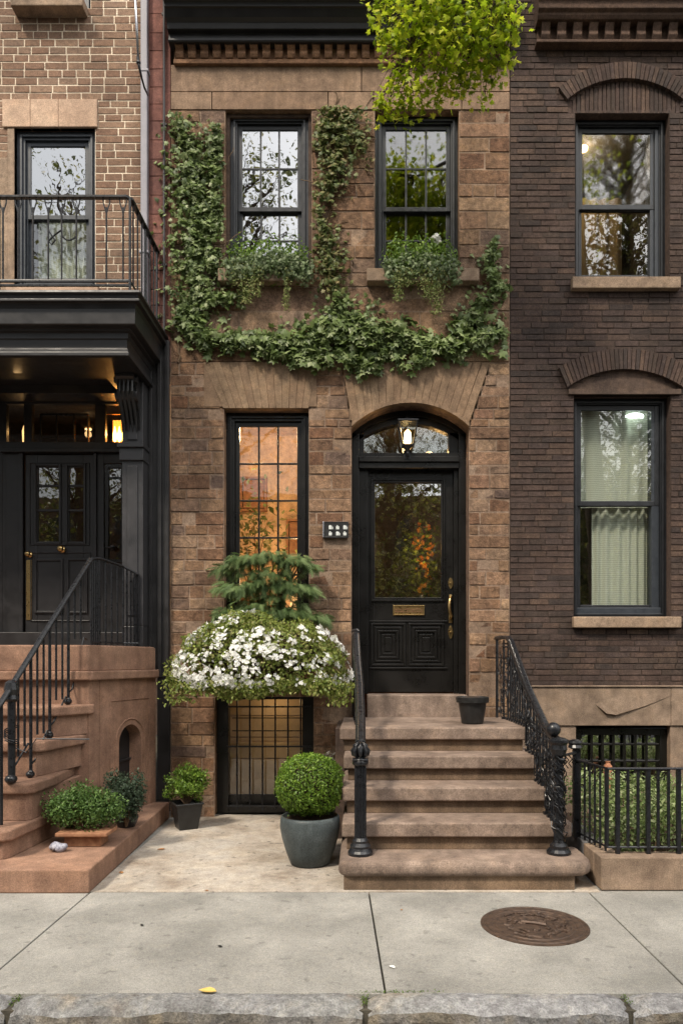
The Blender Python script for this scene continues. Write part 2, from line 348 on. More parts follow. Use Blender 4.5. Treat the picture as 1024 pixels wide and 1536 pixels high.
def scatter(name, P, N, size, tm, mat, parent=None, tip=(0,0,-1), tipj=.8, nj=.6, rnd=None):
    P = np.asarray(P, float); N = np.asarray(N, float); n = len(P); tv, tf = tm
    N = N + RNG.normal(0, nj, (n,3)); N /= np.linalg.norm(N, axis=1)[:,None]+1e-9
    D = np.array(tip, float)+RNG.normal(0, tipj, (n,3)); D -= N*np.sum(D*N, 1)[:,None]; D /= np.linalg.norm(D, axis=1)[:,None]+1e-9
    U = np.cross(D, N); sz = np.asarray(size) if np.ndim(size) else np.full(n, size); sz = sz*RNG.uniform(.65, 1.25, n)
    V = (U[:,None,:]*tv[None,:,0,None]+D[:,None,:]*tv[None,:,1,None]+N[:,None,:]*tv[None,:,2,None])*sz[:,None,None]+P[:,None,:]
    k = len(tv); Fc = (tf[None]+np.arange(n)[:,None,None]*k).reshape(-1)
    me = bpy.data.meshes.new(name); nf = n*len(tf)
    me.vertices.add(n*k); me.vertices.foreach_set('co', V.reshape(-1))
    me.loops.add(nf*3); me.loops.foreach_set('vertex_index', Fc)
    me.polygons.add(nf); me.polygons.foreach_set('loop_start', np.arange(nf)*3); me.polygons.foreach_set('loop_total', np.full(nf, 3))
    r = RNG.random(n) if rnd is None else np.clip(rnd+RNG.normal(0,.15,n), 0, 1)
    at = me.attributes.new('rnd', 'FLOAT', 'FACE'); at.data.foreach_set('value', np.repeat(r, len(tf)))
    me.materials.append(mat); me.update(calc_edges=True)
    o = bpy.data.objects.new(name, me); S.collection.objects.link(o)
    if parent: o.parent = parent; o.matrix_parent_inverse = wm(parent).inverted()
    return o
def blob_pts(c, rad, n, shell=.35, clumps=40, cl=.25, zmin=-9):
    """points through the outer shell of a lumpy ellipsoid; returns positions and outward directions"""
    c = np.array(c); rad = np.array(rad, float)
    D = RNG.normal(0, 1, (n*2,3)); D /= np.linalg.norm(D, axis=1)[:,None]
    C = RNG.normal(0, 1, (clumps,3)); C /= np.linalg.norm(C, axis=1)[:,None]; H = RNG.uniform(-1, 1, clumps)
    dist = 1-D@C.T; f = np.sum(H*np.exp(-dist/.05), 1)
    keep = RNG.random(n*2) < .75+.25*np.tanh(f); D = D[keep][:n]; f = f[keep][:n]
    r = 1-shell*RNG.random(len(D))**1.6+cl*.3*np.tanh(f)
    P = c+D*rad*r[:,None]; ok = P[:,2] > zmin
    Nn = D/rad; Nn /= np.linalg.norm(Nn, axis=1)[:,None]
    return P[ok], Nn[ok]
# ---------------------------------------------------------------- masonry
def rows_of(breaks, h, jz=0):
    out = []
    for i in range(len(breaks)-1):
        a, b = breaks[i], breaks[i+1]; hh = h(.5*(a+b)) if callable(h) else h
        n = max(1, round((b-a)/hh)); e = [a+(b-a)*(k+(random.uniform(-jz,jz) if 0 < k < n else 0))/n for k in range(n+1)]; out += list(zip(e[:-1], e[1:]))
    return out
def subtract(x0, x1, ex):
    iv = [(x0, x1)]
    for a, b in ex:
        nv = []
        for p, q in iv:
            if b <= p or a >= q: nv.append((p, q)); continue
            if a > p: nv.append((p, a))
            if b < q: nv.append((b, q))
        iv = nv
    return [(a, b) for a, b in iv if b-a > .012]
def rect(a, b, c, d): return lambda z: (a, b) if c-1e-6 < z < d+1e-6 else None
def masonry(mb, x0, x1, breaks, h, L, gap, yf, ops, inset=.004, mort=.01, jit=.002, lvar=.25, rough=0, jz=0):
    for ri, (za, zb) in enumerate(rows_of(breaks, h, jz)):
        zm = (za+zb)/2; ex = [e for e in (o(zm) for o in ops) if e]; Lr = L(zm) if callable(L) else L
        for a, b in subtract(x0, x1, ex):
            mb.add([(a,yf+mort,za),(b,yf+mort,za),(b,yf+mort,zb),(a,yf+mort,zb)], [(0,1,2,3)], random.random(), 1)
            cuts = [a]; x = x0-Lr*(ri%2)*.5-random.uniform(0,.15)*Lr
            while x < b:
                if x > cuts[-1]+.3*Lr and x < b-.3*Lr: cuts.append(x)
                x += Lr*random.uniform(1-lvar, 1+lvar)
            cuts.append(b)
            base = random.random()
            for p, q in zip(cuts[:-1], cuts[1:]):
                G = gap/2; j = lambda: random.uniform(-rough, rough)
                pts = [(p+G+j(), za+G+j()), (q-G+j(), za+G+j()), (q-G+j(), zb-G+j()), (p+G+j(), zb-G+j())]
                mb.stone(pts, yf+random.uniform(-jit, jit), yf+mort+.006, inset, min(1, max(0, random.random()*.85+base*.15)))
def reveal(mb, x0, x1, z0, z1, y0=.011, y1=.3, t=.03, top=True, bot=True, m=0):
    mb.box(x0-t, x0, y0, y1, z0, z1, .5, m); mb.box(x1, x1+t, y0, y1, z0, z1, .5, m)
    if top: mb.box(x0-t, x1+t, y0, y1, z1, z1+t, .5, m)
    if bot: mb.box(x0-t, x1+t, y0, y1, z0-t, z0, .5, m)
def room(house, x0, x1, z0, z1, y0, y1, mat, name='room'):
    mb = MB(); mb.add([(x0,y0,z0),(x1,y0,z0),(x1,y1,z0),(x0,y1,z0),(x0,y0,z1),(x1,y0,z1),(x1,y1,z1),(x0,y1,z1)],
                     [(0,1,2,3),(4,7,6,5),(1,5,6,2),(2,6,7,3),(3,7,4,0)])
    return mb.build(name, mat, house)
def frame_boxes(mb, x0, x1, z0, z1, y0, y1, w_, wb=None, wt=None):
    wb = w_ if wb is None else wb; wt = w_ if wt is None else wt
    mb.box(x0, x0+w_, y0, y1, z0, z1); mb.box(x1-w_, x1, y0, y1, z0, z1)
    mb.box(x0+w_, x1-w_, y0+.001, y1-.001, z1-wt, z1); mb.box(x0+w_, x1-w_, y0+.001, y1-.001, z0, z0+wb)
def window(house, x0, x1, z0, z1, yf, fw, zmeet, fmat, glass, cols=1, rup=1, rlow=1, sill=None, sw=.045, sillmat=None, asym=0, glow=None):
    mb = MB(); frame_boxes(mb, x0, x1, z0, z1, yf, yf+.12, fw)
    frame_boxes(mb, x0+fw*.45, x1-fw*.45, z0+fw*.3, z1-fw*.45, yf-.018, yf+.02, .022)
    mb.cyl(((x0+fw+.012), yf+.03, z0+fw), ((x0+fw+.012), yf+.03, z1-fw), .006, n=6)
    win = mb.build('window', fmat, house, .005)
    a, b, c, d = x0+fw, x1-fw, z0+fw*.8, z1-fw
    specs = [(c, zmeet+sw*.5, yf+.055, rlow), (zmeet-sw*.5, d, yf+.025, rup)] if zmeet else [(c, d, yf+.03, rup)]
    for k, (p, q, y, nr) in enumerate(specs):
        mb = MB(); frame_boxes(mb, a, b, p, q, y, y+.032, sw, wb=sw*(1.7 if k == 0 and zmeet else 1))
        gx0, gx1, gz0, gz1 = a+sw, b-sw, p+sw*(1.7 if k == 0 and zmeet else 1), q-sw
        for i in range(1, cols): x = gx0+(gx1-gx0)*i/cols; mb.box(x-.009, x+.009, y+.004, y+.03, gz0, gz1)
        for i in range(1, nr): z = gz0+(gz1-gz0)*i/nr; mb.box(gx0, gx1, y+.006, y+.028, z-.009, z+.009)
        mb.build('sash', fmat, win, .003)
        mb = MB(); mb.box(gx0-.004, gx1+.004, y+.014, y+.019, gz0-.004, gz1+.004)
        mb.build('pane', glass if not isinstance(glass, tuple) else glass[k], win)
    if sill:
        mb = MB(); mb.box(*sill); mb.build('sill', sillmat, win, .008)
    return win
# ================================================================ GROUND
SW0, KB, KF = Y(4.87), Y(3.39), Y(3.235)      # house edge of the pavement, kerb back, kerb face
mb = MB(); mb.add([(-80,-60,-.155),(80,-60,-.155),(80,KF,-.155),(-80,KF,-.155)], [(0,1,2,3)]); tag(mb.build('road', M['asphalt']), kind='structure')
mb = MB(); mb.box(-60,60,KF+.05,12,-.4,-.03); tag(mb.build('ground', M['joint_dirt']), kind='structure')
mb = MB()
jx = [(-5.2,-5.2),(-1.845,-1.845),(.036,.104),(1.52,1.545),(4.4,4.4),(7.2,7.2)]
jx = [(-8.,-8.)]+jx
for i in range(len(jx)-1):
    (a0,a1),(b0,b1) = jx[i], jx[i+1]; e = .005
    mb.prism([(a1+e,KB+.004),(b1-e,KB+.004),(b0-e,SW0-.002),(a0+e,SW0-.002)], -.028, 0)
mb.prism([(-8,SW0),(-1.8,SW0),(-1.8,.3),(-8,.3)], -.028, -.004); mb.prism([(1.58,SW0),(8,SW0),(8,.3),(1.58,.3)], -.028, -.004)
tag(mb.build('pavement', M['concrete'], bevel=.004), kind='structure')
mb = MB(); mb.box(-1.86, 1.60, SW0+.002, .12, -.028, .002); tag(mb.build('path', M['paving_pale']), kind='structure')
# kerb: rough granite blocks
def rough_block(mb, x0, x1, y0, y1, z0, z1):
    nx = max(4, int((x1-x0)/.04)); prof = [(y1,z1-.05),(y1,z1-.004),(y1-.03,z1),(y1*.6+y0*.4,z1+.002),(y0+.06,z1-.004),(y0+.032,z1-.014),(y0+.010,z1-.034),(y0-.004,z1-.07),(y0,z0+.05),(y0+.005,z0)]
    vs = []; k = len(prof); amp = [RNG.normal(0,1,k) for _ in range(4)]
    for i in range(nx+1):
        x = x0+(x1-x0)*i/nx; e = min(i, nx-i)
        dr = .026 if e == 0 else .010 if e == 1 else .003 if e == 2 else 0
        for j, (y, z) in enumerate(prof):
            wob = .009*math.sin(x*6+amp[0][j]*.5)+.006*math.sin(x*19+amp[1][j])+random.uniform(-.005,.005)
            f = 1 if j >= 3 else .3
            vs.append((x+random.uniform(-.004,.004)*(e==0), y+wob*f+dr*(j>3), z+wob*.5*f-dr*(j > 0)))
    fs = [(i*k+j, (i+1)*k+j, (i+1)*k+j+1, i*k+j+1) for i in range(nx) for j in range(k-1)]
    fs += [tuple(range(k)), tuple(reversed(range(nx*k, nx*k+k)))]
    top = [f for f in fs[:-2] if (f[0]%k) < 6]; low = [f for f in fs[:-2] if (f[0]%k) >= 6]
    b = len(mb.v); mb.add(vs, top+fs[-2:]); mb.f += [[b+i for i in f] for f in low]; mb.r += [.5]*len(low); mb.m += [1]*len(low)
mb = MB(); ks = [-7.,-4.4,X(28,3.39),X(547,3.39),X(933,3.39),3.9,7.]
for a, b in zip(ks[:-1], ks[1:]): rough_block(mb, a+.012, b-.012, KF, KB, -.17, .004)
tag(mb.build('kerb', [M['granite'], M['granite_face_shaded']], smooth=False), kind='structure')

# ================================================================ BROWNSTONE HOUSE (middle)
XL, XR = X(256), X(764)
H = thing('brownstone_house', 'ivy covered brownstone house in the middle with a black front door and glowing window', 'house', (0,.1,0))
# door arch geometry
ax0, ax1, asp, acr = -.12, 1.053, 3.90, 4.137
ahw = (ax1-ax0)/2; acx = (ax0+ax1)/2; aR = (ahw**2+(acr-asp)**2)/(2*(acr-asp)); acz = acr-aR
def arcz(x, R=None, cz=None): R = R or aR; return (cz if cz is not None else acz)+math.sqrt(max(0, R*R-(x-acx)**2))
LT, LB = 4.545, 4.083
def ex_door(z):
    if z < asp: return (ax0, ax1) if z > .9 else None
    if z < LT:
        t = (z-asp)/(LT-asp); return (ax0-.1*t, ax1+.214*t)
def ex_flat(z):
    if LB < z < LT: t = (z-LB)/(LT-LB); return (-1.4-.2*t, -.547+.08*t)
W1 = (X(338), X(467), 5.437, 7.07); W2 = (X(562), X(688), 5.437, 7.07)
L1 = (X(336), X(463), 1.95, LB); B1 = (X(322), X(470), .02, 1.2)
ops = [ex_door, ex_flat, rect(*W1), rect(*W2), rect(*L1), rect(*B1), rect(XL, XR, 7.07, 7.72)]
mb = MB()
masonry(mb, XL, XR, [-.02,1.2,1.95,3.9,LB,LT,5.30,5.437,6.2,7.07,7.72], lambda z: .122 if z < 4.6 else (.235 if z < 5.3 else .15),
        lambda z: .24 if z < 4.6 else (.75 if z < 5.3 else .42), .008, 0, ops, .006, .005, .006, .55, .004, .16)
mb.add([(XL,.0,7.7),(XR,.0,7.7),(XR,.0,10.2),(XL,.0,10.2)], [(0,1,2,3)], .5, 1)
mb.box(XL, XR, .32, .36, 7.0, 10.2, .5, 1)
for (a,b,c,d) in (W1, W2, L1): reveal(mb, a, b, c, d, .012, .30, m=0)
reveal(mb, *B1, .012, .25, bot=False)
# arched reveal
N = 16; pts = [(ax0,1.0),(ax0,asp)]+[(acx-ahw*math.cos(PI*i/N), arcz(acx-ahw*math.cos(PI*i/N))) for i in range(1,N)]+[(ax1,asp),(ax1,1.0)]
mb.add([(p[0],.005,p[1]) for p in pts]+[(p[0],.33,p[1]) for p in pts], [(i,i+1,len(pts)+i+1,len(pts)+i) for i in range(len(pts)-1)], .75, 0)
mb.build('wall', [M['brown_brick'], M['mortar_dark']], H)
# ashlar courses over the upper windows
mb = MB()
def course(za, zb, xs):
    for a, b in zip(xs[:-1], xs[1:]): mb.stone([(a+.002,za+.002),(b-.002,za+.002),(b-.002,zb-.002),(a+.002,zb-.002)], -.006, .03, .003, random.random())
course(7.25, 7.52, [XL, -.02, 1.17, XR]); course(7.07, 7.25, [XL, X(318), X(492), X(560), X(692), XR])
mb.build('lintel_course', M['ashlar'], H)
mb = MB()   # flat arch of splayed stones over the lit window
n = 13
for i in range(n):
    a, b = i/n, (i+1)/n
    mb.stone([(-1.4+.853*a+.0015,LB+.002),(-1.4+.853*b-.0015,LB+.002),(-1.6+1.133*b-.0015,LT),(-1.6+1.133*a+.0015,LT)], -.012, .04, .0015, random.random())
mb.box(-1.59,-.47,-.0075,.05,LB+.02,LT-.002,.0)
mb.build('flat_arch', M['vouss'], H)
mb = MB(); n = 17
for i in range(n):
    a, b = i/n, (i+1)/n; xa, xb = ax0+.01+1.153*a, ax0+.01+1.153*b
    mb.stone([(xa+.0015,arcz(xa)),(xb-.0015,arcz(xb)),(ax0-.1+1.487*b-.0015,LT),(ax0-.1+1.487*a+.0015,LT)], -.012, .04, .0015, random.random())
for i in range(20):
    a0, a1 = ax0-.02+(ax1-ax0+.04)*i/20, ax0-.02+(ax1-ax0+.04)*(i+1)/20; zq = max(arcz(min(max(a0,ax0),ax1)), arcz(min(max(a1,ax0),ax1)))
    mb.box(a0, a1, -.0075, .30, zq+.03, LT-.003, .1)
mb.box(ax0-.15, ax0-.001, .04, .3, asp-.1, LT+.05, .1); mb.box(ax1+.001, ax1+.25, .04, .3, asp-.1, LT+.05, .1)
K = 20   # thin moulded lip round the arch
for i in range(K):
    a0, a1 = ax0+(ax1-ax0)*i/K, ax0+(ax1-ax0)*(i+1)/K
    mb.stone([(a0,arcz(a0)-.004),(a1,arcz(a1)-.004),(a1,arcz(a1)+.035),(a0,arcz(a0)+.035)], -.03, .05, .001, .2)
mb.build('door_arch', M['vouss'], H)
# frieze of small brackets and black cornice
mb = MB(); mb.box(X(262), 1.40, -.045, .0, 7.50, 7.545); mb.box(X(262), 1.40, -.02, .0, 7.545, 7.72)
x = X(266)
while x < 1.36:
    prof = [(-.02,7.55),(-.045,7.556),(-.06,7.59),(-.05,7.62),(-.085,7.655),(-.02,7.66)]
    mb.profx(prof, x, x+.075, random.random()); x += .123
mb.build('dentil_frieze', M['frieze_stone'], H, .006)
mb = MB(); mb.profx([(.0,7.66),(-.105,7.66),(-.115,7.67),(-.115,7.69),(-.10,7.70),(-.10,7.75),(-.15,7.75),(-.165,7.80),(-.20,7.82),(-.24,7.87),(-.26,7.875),(-.26,7.905),(-.31,7.92),(-.31,8.25),(0,8.3)], X(257), 1.40)
mb.build('cornice', M['grey_paint'], H, .004)
# windows
for k, (a,b,c,d) in enumerate((W1, W2)):
    win = window(H, a+.035*(k==0), b-.035*(k==0), c, d, .09, .07, Z(317, 7.35), M['frame_paint'], M['glass'] if k == 0 else M['glass_soft'], 3, 2, 2,
           (X(330 if k == 0 else 550), X(470 if k == 0 else 716), -.10, .15, c-.125, c), sillmat=M['sill_stone'])
    if k == 0:
        mb = MB(); frame_boxes(mb, a, b, c, d, .05, .2, .034); mb.build('casing', M['dark_stone'], win, .004)
    room(H, a-.1, b+.1, c-.2, d+.1, .31, 2.0, M['room_dark'])
win = window(H, *L1, .12, .085, None, M['black_paint'], M['glass_weak'], 3, 5, 1, (L1[0]-.03, L1[1]+.03, -.07, .13, 1.83, 1.95), sillmat=M['sill_stone'])
room(H, L1[0]-.5, L1[1]+.14, 1.6, 4.5, .31, 2.2, M['room_warm'])
def lamp(name, loc, e, col, rad=.06, parent=None):
    l = bpy.data.lights.new(name, 'POINT'); l.energy = e; l.color = col; l.shadow_soft_size = rad
    o = bpy.data.objects.new(name, l); S.collection.objects.link(o); o.location = loc
    if parent: o.parent = parent; o.matrix_parent_inverse = wm(parent).inverted()
    return o
T1 = thing('table_lamp', 'lit table lamp inside the glowing ground floor window', 'lamp', (-.72,1.2,1.62))
mb = MB(); mb.lathe((-.72,1.2,1.62), [(.09,0),(.09,.02),(.03,.05),(.05,.2),(.02,.42),(.012,.5)], 16); mb.build('lamp_base', M['brass'], T1, smooth=True)
mb = MB(); mb.lathe((-.72,1.2,2.1), [(.16,0),(.10,.26)], 20); mb.build('lamp_shade', M['shade_lit'], T1, smooth=True)
lamp('lamp_light', (-.72,1.2,2.5), 30, (1,.64,.33), .08, T1); 
T2 = thing('ceiling_lamp', 'warm ceiling lamp inside the glowing ground floor window', 'lamp', (-1.2,1.0,4.45))
mb = MB(); mb.lathe((-1.2,1.0,4.28), [(.02,0),(.11,.03),(.14,.1),(.13,.17)], 16); mb.build('lamp_bowl', M['shade_lit'], T2, smooth=True)
lamp('lamp_light', (-1.2,.8,4.1), 38, (1,.68,.38), .1, T2)
mb = MB(); frame_boxes(mb,-1.6,-1.25,3.5,3.95,2.13,2.19,.03); mb.box(-1.56,-1.29,2.15,2.18,3.54,3.91); tag(mb.build('wall_picture', M['wood'], bevel=.003), 'small dark framed picture high on the wall of the lit ground floor room', 'picture')
mb = MB(); frame_boxes(mb,-1.0,-.66,2.9,3.4,2.13,2.19,.03); mb.box(-.96,-.70,2.15,2.18,2.94,3.36); tag(mb.build('wall_picture', M['wood'], bevel=.003), 'larger framed picture lower on the right wall of the lit ground floor room', 'picture')
BC = thing('bookcase', 'low wooden bookcase inside the lit ground floor room', 'bookcase', (-1.42,1.9,1.62)); mb = MB(); frame_boxes(mb,-1.7,-1.15,1.62,2.35,1.7,2.1,.03); mb.box(-1.67,-1.18,1.72,2.08,1.97,2.0); mb.build('shelves', M['wood'], BC, .003)
HP = thing('house_plant', 'tall leafy house plant inside the glowing ground floor window', 'plant', (-1.3,1.3,1.62))
mb = MB(); mb.lathe((-1.3,1.3,1.62), [(.10,0),(.14,.25),(.0,.24)], 14)
for k in range(7): mb.tube([(-1.3,1.3,1.8),(-1.3+random.uniform(-.1,.1),1.3,2.5),(-1.3+random.uniform(-.3,.3),1.3+random.uniform(-.2,.2),3.0+random.uniform(-.2,.4))], [.012,.009,.004], 5)
mb.build('pot', M['wood'], HP)
P = RNG.normal(0,1,(420,3))*np.array((.20,.16,.34))+np.array((-1.3,1.3,2.95)); scatter('leaves', P, np.tile((0,-.4,1),(len(P),1)), .09, LEAF, M['ivy_w'], HP, nj=.8)
# basement window with iron grille
mb = MB(); frame_boxes(mb, B1[0], B1[1], B1[2], B1[3], .10, .2, .12, wb=.08, wt=.03); mb.box(B1[0]+.12,B1[1]-.12,.14,.17,.10,.2)
bw = mb.build('basement_window', M['black_paint'], H, .005)
mb = MB(); mb.box(B1[0]+.12, B1[1]-.12, .15, .155, .19, 1.17); mb.build('pane', M['glass_weak'], bw)
mb = MB()
gx0, gx1 = X(345), X(460)
for i in range(6): x = gx0+(gx1-gx0)*(i+.5)/6; mb.cyl((x,.04,.06), (x,.04,1.19), .0085, n=8)
for z in (.1, .70, 1.1): mb.box(gx0-.04, gx1+.04, .035, .045, z-.008, z+.008)
for z in (.85, .98): mb.box(gx0, gx1, .12, .128, z-.005, z+.005)
mb.build('grille', M['iron'], bw)
room(H, B1[0]-.05, B1[1]+.3, 0.0, 1.25, .26, .9, M['room_warm'])
mb = MB()
for i in range(4): mb.box(B1[0]+.0, B1[1], .56+.01*i, .58+.01*i, .28+i*.23, .28+i*.23+.222, random.random())
mb.box(B1[0], B1[1], .535, .6, .66, .69); mb.box(B1[0], B1[1], .56, .6, .0, .28); mb.build('blind', M['blind'], bw, .004)
lamp('lamp_light', (-.95,.30,.62), .5, (1,.66,.34), .05, H); lamp('lamp_light', (-.95,.36,1.12), 1.1, (1,.66,.34), .05, H)
# front door
yd = .30
mb = MB(); fo = ax0; 
mb.box(ax0, ax0+.075, .2, .34, 1.0, 3.9); mb.box(ax1-.075, ax1, .2, .34, 1.0, 3.9)
mb.box(ax0+.075, ax0+.165, .25, .34, 1.22, 3.62); mb.box(ax1-.12, ax1-.075, .25, .34, 1.22, 3.62)
mb.box(ax0+.075, ax1-.075, .19, .34, 3.54, 3.60); mb.box(ax0+.075, ax1-.075, .165, .34, 3.60, 3.655); mb.box(ax0+.075, ax1-.075, .20, .34, 3.655, 3.70)
def arch_band(mb, x0, x1, zb, dz_in, y0, y1, K=18):     # solid between the stone arch and an inner arch dz_in lower
    for i in range(K):
        a, b = x0+(x1-x0)*i/K, x0+(x1-x0)*(i+1)/K
        za, zb_ = arcz(a), arcz(b); ia, ib = arcz(a)-dz_in, arcz(b)-dz_in
        mb.add([(a,y0,ia),(b,y0,ib),(b,y0,zb_),(a,y0,za),(a,y1,ia),(b,y1,ib),(b,y1,zb_),(a,y1,za)], [(0,1,2,3),(0,4,5,1),(3,2,6,7)])
arch_band(mb, ax0, ax1, 0, .06, .2, .34); arch_band(mb, ax0+.05, ax1-.05, 0, .125, .24, .34)
mb.box(ax0+.06, ax0+.125, .24, .34, 3.70, 3.9); mb.box(ax1-.175, ax1-.06, .24, .34, 3.70, 3.92)
df = mb.build('door_frame', M['black_paint'], H, .004)
mb = MB(); n = 14; xa, xb = ax0+.12, ax1-.17; P = [(xa,3.69)]+[(xa+(xb-xa)*i/n, arcz(xa+(xb-xa)*i/n)-.12) for i in range(n+1)]+[(xb,3.69)]
mb.profy(P, .285, .29); mb.build('fanlight', M['glass_door'], df)
D0, D1, DZ0, DZ1 = ax0+.165, ax1-.12, 1.235, 3.54
gx = (.112, .812, 2.215, 3.42)
mb = MB()
mb.box(D0, gx[0], yd, yd+.05, DZ0, DZ1); mb.box(gx[1], D1, yd, yd+.05, DZ0, DZ1); mb.box(gx[0], gx[1], yd+.001, yd+.05, gx[3], DZ1); mb.box(gx[0], gx[1], yd+.001, yd+.05, DZ0, gx[2])
for e, y in ((.0,-.012),(.022,-.005)): 
    a,b,c,d = gx[0]-.035+e, gx[1]+.035-e, gx[2]-.035+e, gx[3]+.035-e; frame_boxes(mb, a, b, c, d, yd+y-.004, yd+.003, .018)
mb.box(.06, .87, yd-.014, yd, 1.475, 1.495); mb.box(.06, .87, yd-.012, yd, 1.965, 1.98); 
for a, b in ((.075,.435),(.465,.835)):
    for e, y in ((0,.016),(.04,.010),(.075,.018),(.115,.006)): frame_boxes(mb, a+e, b-e, 1.51+e, 1.955-e, yd-y, yd+.002, .02)
    mb.box(a+.15, b-.15, yd-.010, yd, 1.66, 1.805)
door = mb.build('front_door', M['black_paint'], H, .004)
mb = MB(); mb.box(gx[0]-.005, gx[1]+.005, yd+.02, yd+.026, gx[2]-.005, gx[3]+.005); mb.build('door_glass', M['glass_door'], door)
mb = MB(); a,b,c,d = X(589,7.5), X(636,7.5), Z(923,7.5), Z(908,7.5)
frame_boxes(mb, a, b, c, d, yd-.016, yd, .012); mb.box(a+.012, b-.012, yd-.010, yd, c+.012, d-.012)
ms = mb.build('mail_slot', M['brass'], door, .002)
mb = MB()
for i in range(34):
    xx = a+.022+(b-a-.044)*i/34
    for z in (c+.032, c+.058): mb.box(xx, xx+random.uniform(.002,.006), yd-.0112, yd-.0102, z, z+random.uniform(.006,.02))
mb.build('engraving', M['wood'], ms)
def plate(zc, h): 
    mb = MB(); mb.lathe((0,0,0), [(.03,0),(.03,.006),(.0,.008)], 16)
    mb = MB(); mb.profy([(.905+.021*math.cos(t)*(1 if abs(math.sin(t))<.7 else .8), zc+h/2*math.sin(t)) for t in [2*PI*i/16 for i in range(16)]], yd-.012, yd); 
    mb.cyl((.905,yd-.03,zc), (.905,yd-.01,zc), .011); return mb.build('lock_plate', M['brass'], door, .003)
plate(2.37, .11); plate(1.86, .13)
mb = MB(); mb.tube([(.905,yd-.004,2.22),(.895,yd-.04,2.2),(.885,yd-.055,2.14),(.89,yd-.055,2.07),(.908,yd-.045,2.02),(.908,yd-.004,2.0)], [.014,.017,.019,.018,.02,.014], 8)
mb.box(.885,.925,yd-.008,yd,1.955,2.05); mb.box(.89,.92,yd-.008,yd,2.19,2.25); mb.build('door_handle', M['brass'], door, .003, smooth=True)
room(H, ax0-.3, ax1+.3, .9, 4.3, .36, 2.6, M['room_dark'])
lamp('hall_light', (.75,1.0,3.9), 9.0, (1,.55,.2), .05, H)
FV = thing('flower_vase', 'orange flowers in a vase behind the front door glass', 'vase', (.66,.9,1.9))
mb = MB(); mb.lathe((.66,.9,1.9), [(.05,0),(.08,.15),(.05,.35),(.06,.4)], 14); mb.build('vase', M['pot_black'], FV, smooth=True)
Ps = []
for cz_, k, dx in ((3.10,7,.05),(2.92,16,-.02),(2.80,10,.06),(2.66,22,.0),(2.5,8,.05),(2.36,12,.03)): Ps.append(RNG.normal(0,1,(k,3))*np.array((.045,.04,.04))+np.array((.66+dx,.9,cz_)))
P = np.vstack(Ps); scatter('flowers', P, np.tile((0,-1,.2),(len(P),1)), .055, FLOWER, M['autumn'], FV, nj=.8)
P = RNG.normal(0,1,(260,3))*np.array((.11,.07,.25))+np.array((.66,.93,2.75)); scatter('greenery', P, np.tile((0,-1,.3),(len(P),1)), .06, LEAF, M['pot_leaf'], FV, nj=1, tipj=1)
mb = MB(); mb.box(ax0-.25, ax1+.25, .7, 1.1, .9, 1.9); tag(mb.build('hall_table', M['wood'], bevel=.01), 'wooden hall table behind the front door glass', 'table')
lamp('flower_fill_light', (.6,.62,2.8), 7, (1,.5,.15), .04, H)  # added fill light without a fixture, brightens the flowers for amber in the glass
mb = MB(); mb.box(X(550), X(700), -.03, .32, .98, 1.222); mb.build('threshold', M['step_stone'], H, .012)

# ================================================================ LEFT HOUSE
A = thing('brick_house', 'left brick house with pale mortar, black portico and iron balcony', 'house', (-3.6,.1,0))
AX0, AX1 = -7.2, X(213)
UL = (X(22), X(143), 5.30, 6.89); UT = (X(35), X(136), 8.09, 9.8)
mb = MB()
masonry(mb, AX0, AX1, [4.5,5.30,6.59,6.89,7.165,8.09,9.8,10.2], .0745, .185, .0088, 0, [rect(*UL), rect(*UT), rect(X(5), X(147), 6.89, 7.165), rect(X(-30), X(12), 4.5, 6.59)], .003, .004, .002, .3, .001)
reveal(mb, *UL, .006, .3); reveal(mb, *UT, .006, .3)
masonry(mb, AX0, -4.62, [0,4.5], .0745, .185, .0088, 0, [], .003, .004, .002, .3, .001)
mb.build('wall', [M['left_brick'], M['mortar_pale']], A)
mb = MB(); xs = [X(5), X(47), X(89), X(147)]
for a, b in zip(xs[:-1], xs[1:]): mb.box(a+.0015, b-.0015, -.02, .05, 6.89, 7.165)
mb.build('lintel', M['lintel_l'], A, .004)
mb = MB(); mb.box(X(12), X(22), -.008, .28, 5.3, 6.89); mb.box(X(-30), X(12), -.004, .05, 4.9, 6.59); mb.build('stone_jamb', M['sill_stone'], A, .004)
win = window(A, *UL, .05, .085, Z(328,7.3), M['frame_blue'], (M['glass_mid'], M['glass']), 1,1,1, (X(12), X(150), -.05, .12, 5.2, 5.3), sillmat=M['lintel_l'])
room(A, UL[0]-.1, UL[1]+.1, 5.1, 7.0, .31, 1.6, M['room_dark'])
mb = MB(); n = 60; a, b = UL[0]+.12, UL[1]-.12
mb.add([(a+(b-a)*i/n, .27+.014*math.sin(i*1.1), z) for z in (5.35, 6.12) for i in range(n+1)], [(i,i+1,n+2+i,n+1+i) for i in range(n)])
mb.build('curtain', M['curtain'], win, smooth=True)
win = window(A, *UT, .10, .10, 9.0, M['frame_blue'], M['glass'], 1,1,1, (X(26), X(132), -.14, .12, 7.99, 8.09), sillmat=M['sill_stone'])
room(A, UT[0]-.1, UT[1]+.1, 7.9, 10, .31, 1.6, M['room_dark'])
# red block strip between the houses
mb = MB(); z = 4.6; 
while z < 10.2:
    h = random.choice((.16,.17,.18,.19)); mb.stone([(X(225),z+.002),(X(246),z+.002),(X(246),z+h-.002),(X(225),z+h-.002)], -.014, .03, .002, random.random())
    z += h
mb.box(AX1, X(226), -.004, .03, 4.5, 10.2, .3); mb.box(X(246), X(256)-.002, -.004, .03, 4.5, 10.2, .2)
mb.build('party_strip', M['strip_brick'], A)
